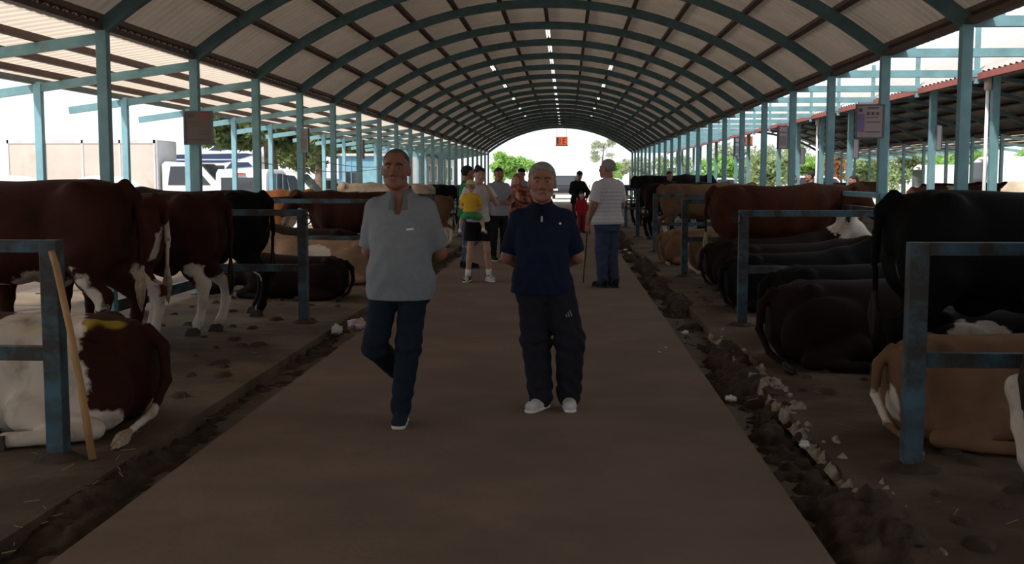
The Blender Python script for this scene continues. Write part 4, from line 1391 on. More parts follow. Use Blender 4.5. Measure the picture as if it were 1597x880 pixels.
# --- woman carrying a child
person('person', 'person in black shorts and white top carrying a small child', (-1.33, 17.0, 0.015), 0.12, 1.72, 'fair', h=0.010, hsc=1.0, head=(0.1, 0, 0.25), hdx=(.02, -.01),
       body=dict(w=.92, bust=.03, leg=.95, arm=.82),
       joints=dict(kneeL=(.135, -.03, .50), ankL=(.165, .02, .09), kneeR=(-.12, -.02, .50), ankR=(-.165, -.02, .09), footL=(.3, -1, 0), footR=(-.25, -1, 0), elL=(.27, -.07, 1.20), wrL=(.16, -.22, 1.38), handL=(-.5, .1, 1), palmL=(-1, .3, 0), thumbL=(0, 1, 0),
                   elR=(-.26, -.06, 1.15), wrR=(-.10, -.31, 1.12), handR=(1, -.05, .1), palmR=(0, 1, 0), thumbR=(0, 0, 1)),
       parts=[('top', cloth('white_blouse', (0.60, 0.59, 0.58)), 'top', dict(hem=.92, sleeve=.6, ease=.012, sr=(.066, .07))),
              ('shorts', cloth('black_shorts', (0.014, 0.013, 0.017)), 'legs', dict(top=1.0, r=(.115, .115, .1), end=.75, z=.63, amp=.003)),
              ('sock', M['white'], 'socks', {}),
              ('shoe', cloth('black_white_trainer', (0.05, 0.05, 0.055), col2=(.6, .6, .6), scale=14), 'shoes', dict(sole=M['white'])),
              ('hair', HAIR_DARK, 'hair', dict(vol=.012, line=(-.070, .070, .020, -.09), bun=1)),
              ('sunglasses', M['black'], 'glasses', dict(y=-.075, z=.088))])
person('person', 'small child in a yellow top and pale lime hat held on one arm', (-1.42, 16.71, 0.62), PI - 0.15, 0.86, 'fair', h=0.014, hsc=1.55, head=(0.0, 0, 0.2), eyes=False, face=False,
       body=dict(w=1.12, leg=1.2, arm=1.15),
       joints=dict(hipL=(.10, 0, .86), hipR=(-.10, 0, .86), kneeL=(.30, -.20, .72), kneeR=(-.30, -.20, .72), ankL=(.36, -.12, .36), ankR=(-.38, -.12, .40), footL=(.2, -1, -.3), footR=(-.2, -1, -.3),
                   elL=(.27, -.08, 1.18), wrL=(.20, -.22, 1.30), elR=(-.27, -.08, 1.18), wrR=(-.20, -.22, 1.30)),
       parts=[('top', cloth('yellow_top', (0.72, 0.42, 0.04)), 'top', dict(hem=.92, sleeve=1.6, ease=.02, sr=(.09, .08))),
              ('shorts', cloth('green_shorts', (0.06, 0.30, 0.13)), 'legs', dict(top=.98, r=(.13, .11, .10), end=.65, z=.60)),
              ('shoe', M['white'], 'shoes', dict(sole=M['offwhite'])),
              ('sun_hat', cloth('lime_hat', (0.55, 0.60, 0.25)), 'hat', dict(brim=.145))])

# --- people behind them
person('person', 'dark-haired person in a green T-shirt behind the one carrying a child', (-1.72, 19.6, 0.015), 1.9, 1.76, 'tan', h=0.014, eyes=False, face=True,
       joints=dict(elR=(-.25, -.05, 1.16), wrR=(-.15, -.25, 1.10)),
       parts=[('t_shirt', cloth('green_t_shirt', (0.02, 0.16, 0.055)), 'top', dict(hem=.88, sleeve=.6)),
              ('jeans', cloth('mid_denim', (0.06, 0.10, 0.17), var=.2), 'legs', dict(top=.95)),
              ('shoe', cloth('black_shoe', (0.015, 0.015, 0.018)), 'shoes', dict(sole=M['black'])),
              ('hair', HAIR_DARK, 'hair', dict(vol=.016, line=(-.07, .07, .03, -.06)))])
person('person', 'person in a pale grey polo and black trousers behind the child', (-1.28, 21.3, 0.015), 0.5, 1.75, 'tan', h=0.014, eyes=False,
       joints=dict(elL=(.27, -.05, 1.15), wrL=(.12, -.25, 1.08), handL=(-1, -.2, .2), palmL=(0, 1, 0), thumbL=(0, 0, 1)),
       parts=[('polo_shirt', cloth('pale_grey_polo', (0.30, 0.31, 0.35)), 'top', dict(hem=.85, sleeve=.6, v=.05)),
              ('trousers', cloth('black_trousers', (0.018, 0.018, 0.022)), 'legs', dict(top=.95)),
              ('shoe', cloth('black_shoe', (0.015, 0.015, 0.018)), 'shoes', dict(sole=M['offwhite'])),
              ('hair', HAIR_DARK, 'hair', dict(vol=.006))])
person('person', 'person in a rust-red patterned headscarf and robe left of the navy polo man', (-1.0, 22.8, 0.015), -0.2, 1.64, 'fair', h=0.014, eyes=False,
       joints=dict(elR=(-.27, -.05, 1.16), wrR=(-.08, -.26, 1.10), elL=(.27, -.03, 1.16), wrL=(.10, -.26, 1.22), handL=(-.3, 0, 1), palmL=(0, 1, 0), thumbL=(-1, 0, 0)),
       parts=[('robe', cloth('patterned_robe', (0.42, 0.16, 0.10), col2=(0.10, 0.035, 0.03), scale=14), 'top', dict(hem=.25, sleeve=1.8, ease=.02, flare=.24, sr=(.085, .08))),
              ('headscarf', cloth('patterned_scarf', (0.50, 0.22, 0.16), col2=(0.30, 0.06, 0.05), scale=20), 'scarf', {}),
              ('shoe', cloth('black_shoe', (0.015, 0.015, 0.018)), 'shoes', dict(sole=M['black']))])
person('person', 'person in a dark cap behind the headscarf', (-1.02, 25.6, 0.015), PI, 1.76, 'tan', h=0.016, eyes=False, face=False,
       parts=[('shirt', cloth('grey_shirt', (0.25, 0.26, 0.27)), 'top', dict(hem=.85, sleeve=1.7)),
              ('trousers', cloth('black_trousers', (0.018, 0.018, 0.022)), 'legs', dict(top=.95)),
              ('shoe', cloth('black_shoe', (0.015, 0.015, 0.018)), 'shoes', dict(sole=M['black'])),
              ('cap', cloth('black_cap', (0.012, 0.012, 0.014)), 'hat', dict(cap=1))])
person('person', 'person in black bending forward near the parked car', (0.33, 33.0, 0.015), 0.35, 1.74, 'tan', h=0.016, eyes=False, face=False, lean=0.0, head=(0.5, 0, 0), hdx=(0, -.10),
       joints=dict(elL=(.26, -.12, 1.16), wrL=(.15, -.30, 1.0), elR=(-.26, -.12, 1.16), wrR=(-.15, -.30, 1.0)),
       parts=[('jacket', cloth('black_jacket', (0.012, 0.012, 0.014)), 'top', dict(hem=.82, sleeve=1.9, ease=.03)),
              ('trousers', cloth('black_trousers', (0.018, 0.018, 0.022)), 'legs', dict(top=.95)),
              ('shoe', cloth('black_shoe', (0.015, 0.015, 0.018)), 'shoes', dict(sole=M['black'])),
              ('hair', HAIR_DARK, 'hair', dict(vol=.012))])
person('person', 'child in a red top next to the person in black', (0.42, 32.1, 0.015), 0.3, 1.12, 'fair', h=0.016, eyes=False, face=False, hsc=1.35,
       parts=[('top', cloth('red_top', (0.36, 0.02, 0.03)), 'top', dict(hem=.70, sleeve=1.6, ease=.02)),
              ('trousers', cloth('red_trousers', (0.25, 0.02, 0.03)), 'legs', dict(top=.95)),
              ('shoe', cloth('black_shoe', (0.015, 0.015, 0.018)), 'shoes', dict(sole=M['black'])),
              ('hair', HAIR_DARK, 'hair', dict(vol=.012))])
def bystander(label, loc, rz, H, col, hdr=0.0):
    person('person', label, loc, rz, H, 'tan', h=0.016, eyes=False, face=True, head=(0, 0, hdr),
           parts=[('jacket', col, 'top', dict(hem=.82, sleeve=1.9, ease=.025)),
                  ('trousers', cloth('black_trousers', (0.018, 0.018, 0.022)), 'legs', dict(top=.95)),
                  ('shoe', cloth('black_shoe', (0.015, 0.015, 0.018)), 'shoes', dict(sole=M['black'])),
                  ('hair', HAIR_DARK, 'hair', dict(vol=.012))])
bystander('person in black standing among the farthest cattle on the right', (3.05, 34.0, 0.0), 0.3, 1.76, cloth('black_jacket', (0.012, 0.012, 0.014)))
bystander('person in a black jacket looking left between the two sheds', (5.75, 27.2, 0.0), -1.5, 1.72, cloth('black_jacket', (0.012, 0.012, 0.014)))
bystander('person half hidden by a post facing the one in the black jacket', (5.55, 28.3, 0.0), 1.4, 1.66, cloth('dark_grey_jacket', (0.03, 0.03, 0.035)))
bystander('person in a navy jacket near the posts of the next shed', (5.95, 23.9, 0.0), -1.2, 1.62, cloth('navy_jacket', (0.012, 0.016, 0.035)))

# ------------------------------------------------------------------ trees
def leaf_mat(name, a, b):
    m = mat(name, a, rough=0.6, var=0.3, scale=1.2, col2=b, mix=(0.4, 0.6))
    nt = m.node_tree
    bs = nt.nodes['Principled BSDF']
    o = [n for n in nt.nodes if n.type == 'OUTPUT_MATERIAL'][0]
    t = nt.nodes.new('ShaderNodeBsdfTranslucent')
    t.inputs['Color'].default_value = (b[0] * 1.3, b[1] * 1.3, b[2], 1)
    mx = nt.nodes.new('ShaderNodeMixShader')
    mx.inputs['Fac'].default_value = 0.35
    nt.links.new(bs.outputs[0], mx.inputs[1]); nt.links.new(t.outputs[0], mx.inputs[2]); nt.links.new(mx.outputs[0], o.inputs['Surface'])
    return m
LEAF = {'pine': leaf_mat('pine_needles', (0.085, 0.12, 0.06), (0.15, 0.19, 0.07)), 'bright': leaf_mat('bright_leaves', (0.17, 0.36, 0.09), (0.32, 0.50, 0.14)),
        'olive': leaf_mat('olive_leaves', (0.22, 0.30, 0.15), (0.33, 0.40, 0.22)), 'grey': leaf_mat('grey_leaves', (0.28, 0.33, 0.25), (0.40, 0.44, 0.34)),
        'rust': leaf_mat('withered_leaves', (0.30, 0.13, 0.06), (0.42, 0.22, 0.12))}
M['bark'] = mat('bark', (0.17, 0.12, 0.095), rough=0.9, var=0.35, scale=6, bump=0.6, bscale=14)
def tree(name, label, loc, trunk, blobs, leaf, n=1400, size=0.2, group='trees beyond the sheds'):
    """trunk: list of (x, y, z, r); blobs: (x, y, z, rx, ry, rz)"""
    r = empty(name, loc)
    t = MB().tube([p[:3] for p in trunk], [p[3] for p in trunk], 10)
    top = Vector(trunk[-1][:3])
    mid = Vector(trunk[-2][:3])
    for b in blobs:
        c = Vector(b[:3])
        t.tube([mid.lerp(top, random.uniform(0.3, 1)), (mid.lerp(top, .5) + c) / 2 + Vector((0, 0, -0.1)), c], [trunk[-1][3] * 0.8, trunk[-1][3] * 0.5, 0.03], 6)
    t.build('trunk', M['bark'], r, True)
    B = np.array(blobs, float)
    wgt = B[:, 3] * B[:, 4] * B[:, 5]
    idx = RNG.choice(len(B), n, p=wgt / wgt.sum())
    d = RNG.normal(size=(n, 3)); d /= np.linalg.norm(d, axis=1)[:, None]
    rad = RNG.random(n) ** 0.45
    c = B[idx, :3] + d * rad[:, None] * B[idx, 3:6]
    u = RNG.normal(size=(n, 3)); u /= np.linalg.norm(u, axis=1)[:, None]
    w = np.cross(u, RNG.normal(size=(n, 3))); w /= np.linalg.norm(w, axis=1)[:, None]
    s = size * (0.6 + 0.8 * RNG.random(n))[:, None]
    V = np.stack([c - u * s, c + w * s * 0.45, c + u * s, c - w * s * 0.45], 1).reshape(-1, 3)
    Q = np.arange(4 * n).reshape(-1, 4)
    o = link('foliage', np_mesh('foliage', V, Q, LEAF[leaf]), r)
    o['kind'] = 'stuff'
    tag(r, label, 'tree', group)
    return r
def crown(k, cx, cz, rx, rz, br):
    return [(random.uniform(-rx, rx) + cx, random.uniform(-rx, rx) * 0.7, cz + random.uniform(-rz, rz), br * random.uniform(.7, 1.2), br * random.uniform(.7, 1.2), br * random.uniform(.55, .9)) for _ in range(k)]
tree('pine_tree', 'tall pine with a thick twin trunk beyond the white vans', (-12.2, 47, 0), [(0, 0, 0, .36), (-.1, 0, 1.6, .30), (-.25, 0, 3.4, .22), (-.3, 0, 4.6, .14)], crown(18, -0.2, 3.9, 2.9, 0.9, 0.9), 'pine', 8000, .20, 'pines left of the lean-to')
tree('pine_tree', 'second pine with a dark clump on its slim trunk', (-12.0, 54.5, 0), [(0, 0, 0, .28), (.05, 0, 1.6, .22), (.1, 0, 3.2, .16), (.1, 0, 4.6, .1)], crown(13, 0.6, 3.9, 2.2, .9, .9) + [(0.0, 0, 2.35, .55, .5, .35)], 'pine', 5500, .20, 'pines left of the lean-to')
tree('pine_tree', 'dark pine behind the blue cabin', (-14.6, 62, 0), [(0, 0, 0, .3), (0, 0, 2, .24), (.1, 0, 4, .16), (.1, 0, 5, .1)], crown(14, 0.3, 3.6, 2.4, 1.2, 1.0), 'pine', 5500, .22, 'pines left of the lean-to')
tree('leafy_tree', 'bright green tree standing just beyond the far arch, left', (-4.55, 95, 0), [(0, 0, 0, .16), (0, 0, 1.0, .13), (.1, 0, 2.0, .1), (.1, 0, 2.8, .06)], crown(16, 0, 2.6, 1.25, 1.0, .65), 'bright', 5200, .15)
tree('leafy_tree', 'small light green tree beyond the far arch, right', (3.7, 96, 0), [(0, 0, 0, .12), (0, 0, .8, .1), (.1, 0, 1.6, .07), (.1, 0, 2.2, .04)], crown(9, 0, 1.9, .7, .7, .5), 'bright', 2400, .13)
tree('sparse_tree', 'thin sparse tree rising right of the far arch', (3.3, 108, 0), [(0, 0, 0, .14), (0, 0, 2.0, .1), (.1, 0, 3.6, .06), (.2, 0, 4.8, .03)], crown(8, 0, 4.2, 1.3, 1.0, .5), 'grey', 900, .14)
tree('leafy_tree', 'olive grey trees on the far horizon right of the arch', (6.2, 112, 0), [(0, 0, 0, .16), (0, 0, 1.0, .12), (0, 0, 2, .08), (0, 0, 2.6, .05)], crown(12, 0, 2.2, 1.8, .9, .8), 'grey', 2600, .18)
rt = [(13.2, 92, 'grey', 3.0), (15.8, 88, 'olive', 2.6), (20.5, 94, 'bright', 2.4), (24.5, 84, 'olive', 3.2), (29, 90, 'grey', 3.4), (31, 76, 'bright', 2.8), (35.5, 82, 'olive', 3.6), (40, 86, 'olive', 3.0), (38, 70, 'olive', 3.4)]
rt += [(11.2, 86, 'bright', 2.2), (17.8, 96, 'grey', 3.4), (22.4, 88, 'olive', 2.6), (27.0, 80, 'bright', 2.6), (33.5, 72, 'bright', 2.4), (26.5, 96, 'grey', 3.6), (43.5, 78, 'olive', 3.6), (9.2, 98, 'olive', 2.4)]
rt.sort()
for k, (x, y, lf, hh) in enumerate(rt):
    tree('leafy_tree', '{} tree from the left in the row beyond the next shed'.format(ORD[k]), (x, y, 0), [(0, 0, 0, .18), (0, 0, hh * .4, .14), (.1, 0, hh * .8, .1), (.1, 0, hh, .06)],
         crown(12, 0, hh * .85, hh * .55, hh * .4, hh * .33), lf, 2600, .2)
tree('withered_tree', 'withered rust coloured tree seen through the next shed', (19.4, 84, 0), [(0, 0, 0, .3), (0, 0, 1.6, .26), (0, 0, 3.0, .2), (0, 0, 4.0, .1)], crown(10, 0, 2.9, .55, 1.6, .55), 'rust', 2200, .18)

# ------------------------------------------------------------------ vehicles
def paint(name, col):
    return mat(name, col, rough=0.3, var=0.03, scale=2, spec=0.5)
M['van_white'] = paint('white_car_paint', (0.78, 0.79, 0.82))
M['silver'] = paint('silver_car_paint', (0.62, 0.62, 0.60))
M['darkcar'] = mat('dark_car_paint', (0.02, 0.021, 0.023), rough=0.6, var=0.03, spec=0.15)
M['red_lamp'] = mat('red_lamp', (0.6, 0.05, 0.04), rough=0.3)
M['chrome'] = mat('chrome', (0.6, 0.6, 0.6), rough=0.15, metal=1.0, var=0.02)
M['boxside'] = mat('weathered_box_panel', (0.50, 0.44, 0.40), rough=0.6, var=0.08, scale=0.9, col2=(0.44, 0.31, 0.22), mix=(0.52, 0.68))
M['boxfront'] = mat('grey_box_front', (0.50, 0.50, 0.53), rough=0.6, var=0.08, scale=1.5)
M['navyline'] = mat('navy_stripe', (0.03, 0.05, 0.12), rough=0.4)
M['teal'] = mat('teal_frame', (0.05, 0.34, 0.42), rough=0.5)
M['tarp'] = mat('white_tarpaulin', (0.75, 0.76, 0.78), rough=0.6, var=0.05)
def wheel(parent, x, y, r=0.33, w=0.2):
    o = MB().tube([(x, y - w / 2, r), (x, y + w / 2, r)], r, 20).build('wheel', M['rubber'], parent)
    MB().tube([(x, y - w / 2 - .01, r), (x, y + w / 2 + .01, r)], r * .55, 14).build('hub', M['chrome'], o)
# box truck, nose towards +X
tk = empty('box_truck', (-22.1, 44.0, 0))
MB().box(0, 5.95, 0, 2.25, 0.95, 3.06).build('cargo_box', M['boxside'], tk, bevel=0.02)
MB().box(5.95, 6.02, 0.02, 2.23, 0.95, 3.04).build('box_front', M['boxfront'], tk)
for x in (0.0, 1.5, 3.0, 4.5, 5.88):
    MB().box(x, x + .07, -.03, 0, 0.95, 3.06).build('box_rib', M['boxfront'], tk)
MB().box(0, 5.95, -.03, 0, 2.92, 3.06).build('top_rail', M['boxfront'], tk)
MB().box(0, 8.3, .5, 1.75, .55, .93).build('chassis', M['black'], tk)
MB().prism([(6.15, .55), (8.45, .55), (8.5, 1.18), (7.6, 2.16), (6.25, 2.20), (6.15, 2.1)], 'y', .12, 2.1).build('cab', M['van_white'], tk, bevel=0.04)
MB().prism([(6.38, 1.28), (7.22, 1.28), (7.22, 2.02), (6.5, 2.02)], 'y', .095, .125).build('side_window', M['glass_dark'], tk)
MB().prism([(7.32, 1.28), (8.1, 1.28), (7.5, 1.98), (7.32, 1.98)], 'y', .095, .125).build('side_window', M['glass_dark'], tk)
MB().add([(8.43, .25, 1.28), (8.43, 1.97, 1.28), (7.68, 1.97, 2.1), (7.68, .25, 2.1), (8.45, .25, 1.30), (8.45, 1.97, 1.30), (7.70, 1.97, 2.12), (7.70, .25, 2.12)], [(4, 5, 6, 7), (3, 2, 1, 0), (0, 1, 5, 4), (1, 2, 6, 5), (2, 3, 7, 6), (3, 0, 4, 7)]).build('windscreen', M['glass_dark'], tk)
MB().box(8.46, 8.56, .2, 2.05, .5, .72).build('bumper', M['black'], tk)
for x in (1.2, 7.6):
    for y in (.2, 2.0):
        wheel(tk, x, y, .42, .25)
tag(tk, 'white cab truck with a weathered beige cargo box beyond the lean-to', 'truck')
# coach
co = empty('coach', (-26.0, 53.0, 0))
MB().prism([(0, .4), (11.0, .4), (11.35, 1.5), (11.2, 2.6), (10.6, 3.35), (0, 3.45)], 'y', 0, 2.45).build('body', M['van_white'], co, bevel=0.05)
MB().prism([(3.0, 2.46), (10.6, 2.46), (11.3, 2.66), (10.9, 2.72), (3.0, 2.58)], 'y', -.02, .01).build('stripe', M['navyline'], co)
MB().prism([(3.0, 2.28), (9.8, 2.28), (10.6, 2.40), (3.0, 2.38)], 'y', -.02, .01).build('stripe', M['navyline'], co)
MB().prism([(9.9, 2.0), (11.2, 2.1), (11.0, 2.3), (10.2, 2.3)], 'y', -.03, .01).build('mirror_shade', M['navyline'], co)
for k in range(6):
    MB().box(.8 + 1.55 * k, 2.1 + 1.55 * k, -.015, .01, 1.35, 2.15).build('window', M['glass_dark'], co)
for k, (x, w_) in enumerate([(4.6, .25), (5.1, .3), (5.6, .22), (6.1, .3), (6.6, .25), (7.3, .28), (7.8, .2)]):
    MB().box(x, x + w_, -.012, .005, 2.95, 3.15).build('letter_mark', M['silver'], co)
MB().prism([(9.1, 2.86), (9.5, 3.1), (9.7, 2.95), (10.0, 3.1), (10.2, 2.9), (9.6, 2.84)], 'y', -.012, .005).build('emblem', M['navyline'], co)
for x in (2.0, 8.8):
    for y in (.2, 2.25):
        wheel(co, x, y, .48, .28)
tag(co, 'large white coach with navy stripes behind the truck', 'coach')
def car(name, label, loc, rz, col, L=4.2, W=1.75, Hh=1.55, van=False, cargo=False):
    """nose towards local +X"""
    r = empty(name, loc, rz)
    if van:
        prof = [(0, .35), (0, 1.05), (.12, Hh * .93), (.35, Hh), (L * .55, Hh), (L * .68, Hh * .93), (L * .84, .98), (L * .97, .84), (L, .6), (L, .35)]
        win = [[(.28, 1.02), (L * .32, 1.02), (L * .32, Hh - .14), (.38, Hh - .14)], [(L * .35, 1.02), (L * .53, 1.02), (L * .53, Hh - .14), (L * .35, Hh - .14)], [(L * .56, 1.02), (L * .78, 1.02), (L * .67, Hh - .2), (L * .56, Hh - .14)]]
        ws = ((L * .835, .99), (L * .69, Hh * .92))
    else:
        prof = [(0, .32), (0, .82), (.18, .95), (L * .16, 1.0), (L * .28, Hh * .97), (L * .36, Hh), (L * .52, Hh), (L * .60, Hh * .96), (L * .74, .98), (L * .95, .82), (L, .6), (L, .32)]
        win = [[(L * .22, 1.0), (L * .42, 1.0), (L * .42, Hh - .1), (L * .32, Hh - .1)], [(L * .44, 1.0), (L * .68, 1.0), (L * .58, Hh - .12), (L * .44, Hh - .1)]]
        ws = ((L * .73, .99), (L * .605, Hh * .95))
    MB().prism(prof, 'y', -W / 2, W / 2).build('body', M[col], r, bevel=0.05)
    if cargo:
        win = win[2:]
    for w in win:
        for s in (-1, 1):
            MB().prism(w, 'y', s * W / 2 - .012, s * W / 2 + .012).build('side_window', M['glass_dark'], r)
    (xa, za), (xb, zb) = ws
    q = W * .42
    MB().add([(xa + .02, -q, za + .02), (xa + .02, q, za + .02), (xb + .02, q * .9, zb + .02), (xb + .02, -q * .9, zb + .02), (xa, -q, za), (xa, q, za), (xb, q * .9, zb), (xb, -q * .9, zb)], [(0, 1, 2, 3), (7, 6, 5, 4), (0, 4, 5, 1), (1, 5, 6, 2), (2, 6, 7, 3), (3, 7, 4, 0)]).build('windscreen', M['glass_dark'], r)
    if van:
        MB().box(-.012, .03, -q * .9, q * .9, 1.06, Hh - .28).build('rear_window', M['glass_dark'], r)
        MB().box(-.012, .10, -.16, .16, Hh - .18, Hh - .12).build('brake_lamp', M['red_lamp'], r)
    for s in (-1, 1):
        MB().box(-.015, .04, s * W * .40 - .08, s * W * .40 + .08, .72, .98).build('tail_lamp', M['red_lamp'], r)
        MB().box(L - .06, L + .012, s * W * .36 - .16, s * W * .36 + .16, .62, .76).build('headlamp', M['offwhite'], r)
    MB().box(L - .02, L + .02, -W * .22, W * .22, .48, .72).build('grille', M['black'], r)
    MB().box(L - .03, L + .06, -W * .48, W * .48, .32, .46).build('bumper', M['chrome'], r)
    for x in (L * .19, L * .81):
        for s in (-1, 1):
            wheel(r, x, s * (W / 2 - .1), .32, .2)
    tag(r, label, 'car', 'parked vehicles')
    return r
car('minivan', 'white minivan seen from behind left of the lean-to posts', (-11.05, 38.0, 0), PI / 2, 'van_white', Hh=1.86, van=True)
car('minivan', 'silver minivan with its side to the viewer near the pine', (-13.3, 44.3, 0), -0.05, 'silver', L=4.3, Hh=1.84, van=True)
car('pickup_car', 'dark car facing the viewer beyond the far arch', (-0.15, 88.5, 0), -PI / 2, 'darkcar', L=4.6, W=1.85, Hh=1.72, van=True)
car('car', 'white car parked far beyond the right post row', (9.0, 80.0, 0), 0.2, 'van_white')
car('car', 'white car parked behind the red brown cow', (15.2, 78.0, 0), 0.1, 'van_white', Hh=1.7, van=True)
car('car', 'white car parked beyond the arch beside the sparse tree', (1.6, 92.0, 0), 0.3, 'van_white')
car('car', 'pale car under the pines', (-14.0, 57.0, 0), 0.0, 'silver')
car('delivery_van', 'white van at the right behind the next shed', (20.3, 57.0, 0), 0.05, 'van_white', L=5.6, W=2.0, Hh=2.6, van=True, cargo=True)
car('delivery_van', 'white van half hidden by posts in the yard right', (20.0, 66.0, 0), 0.05, 'van_white', L=5.4, W=2.0, Hh=2.3, van=True, cargo=True)
# covered stalls at the far left
for k, (x, w_) in enumerate([(-15.2, 1.3), (-12.7, 1.0)]):
    r = empty('covered_stall', (x, 30.0 + .6 * k, 0))
    n = 12; v = []; f = []
    for i in range(5):
        a = PI / 2 * i / 4.6
        for j in range(n):
            t = 2 * PI * j / n
            v.append((w_ * math.cos(a) * math.cos(t), w_ * math.cos(a) * math.sin(t), 1.22 + .42 * math.sin(a) + .03 * math.sin(t * 4) * math.cos(a)))
    for i in range(4):
        for j in range(n):
            f.append((i * n + j, i * n + (j + 1) % n, (i + 1) * n + (j + 1) % n, (i + 1) * n + j))
    f.append(tuple(4 * n + j for j in range(n)))
    MB().add(v, f).build('tarpaulin', M['tarp'], r, True)
    for sx in (-1, 1):
        for sy in (-1, 1):
            MB().tube([(sx * w_ * .62, sy * w_ * .62, 0), (sx * w_ * .62, sy * w_ * .62, 1.3)], .03, 8).build('leg', M['teal'], r)
        MB().bar((sx * w_ * .62, -w_ * .62, 1.2), (sx * w_ * .62, w_ * .62, 1.2), .05, .05).build('frame_bar', M['teal'], r)
    MB().bar((-w_ * .62, -w_ * .62, 1.2), (w_ * .62, -w_ * .62, 1.2), .05, .05).build('frame_bar', M['teal'], r)
    tag(r, ['larger white tarpaulin on a teal frame at the left edge', 'smaller white domed tarpaulin beside the truck'][k], 'stall', 'covered stalls')
# blue cabin and long shed building on the left
M['cabin'] = mat('cabin_blue', (0.20, 0.40, 0.55), rough=0.5, var=0.08)
cb = empty('cabin', (-9.3, 46.0, 0))
MB().box(0, 2.0, 0, 2.4, 0, 2.45).build('walls', M['cabin'], cb)
MB().box(-.12, 2.12, -.12, 2.5, 2.45, 2.55).build('roof', M['offwhite'], cb)
d_ = MB().box(1.0, 1.75, -.03, 0, .02, 2.0).build('door', M['blue_light'], cb)
MB().box(1.08, 1.12, -.06, -.03, 1.0, 1.1).build('handle', M['chrome'], d_)
MB().box(.2, .8, -.02, .01, 1.1, 1.8).build('window', M['glass_dark'], cb)
for x in (.05, .5, .92, 1.85):
    MB().box(x, x + .03, -.025, 0, 0, 2.45).build('rib', M['cabin'], cb)
tag(cb, 'small blue metal cabin standing under the pines', 'cabin')
bd = empty('site_building', (-10.2, 58.0, 0))
MB().box(0, 2.6, 0, 19, 0, 3.0).build('walls', M['boxfront'], bd)
MB().box(-.2, 2.9, -.2, 19.2, 3.0, 3.12).build('roof', M['offwhite'], bd)
for k in range(6):
    w_ = MB().box(2.59, 2.64, 1.0 + 3.0 * k, 2.6 + 3.0 * k, 1.35, 2.3).build('window', M['white'], bd)  # white face stands in for the bright reflection on the window
    MB().box(2.635, 2.65, 1.1 + 3.0 * k, 1.75 + 3.0 * k, 1.42, 2.22).build('pane', M['glass_dark'], w_)
MB().box(2.59, 2.63, 0, 19, 0, 1.0).build('plinth', M['cabin'], bd)
tag(bd, 'long grey low building with white windows left of the far posts', 'building')

# ------------------------------------------------------------------ lamps under the roof
def tube_lamp_mesh():
    return (MB().box(-.05, .05, -.6, .6, -.02, .03).mesh('housing', M['offwhite']), MB().tube([(0, -.58, 0), (0, .58, 0)], .013, 8).mesh('tube', M['tube'], True))
LH, LT = tube_lamp_mesh()
def roof_lamp(j, i, label, group):
    x, z = arch_pt(PA[j], RAD + 0.03)
    r = empty('tube_lamp', (XC + x, frame_y(i) + 1.5, z))
    r.rotation_euler[1] = PA[j]
    link('housing', LH, r)
    link('tube', LT, r, (-.03, 0, -.035))
    link('tube', LT, r, (.03, 0, -.035))
    tag(r, label, 'lamp', group)
for k, i in enumerate(range(4, 19)):
    roof_lamp(6, i, '{} white tube lamp from the front along the roof ridge'.format(ORD[k]), 'tube lamps along the roof ridge')
for k, i in enumerate(range(6, 16, 2)):  # added lamps standing in for glints of daylight leaking past the sheets
    roof_lamp(4, i, '{} added glint lamp from the front on the purlin left of the ridge'.format(ORD[k]), 'added glint lamps left of the ridge')
    roof_lamp(8, i, '{} added glint lamp from the front on the purlin right of the ridge'.format(ORD[k]), 'added glint lamps right of the ridge')

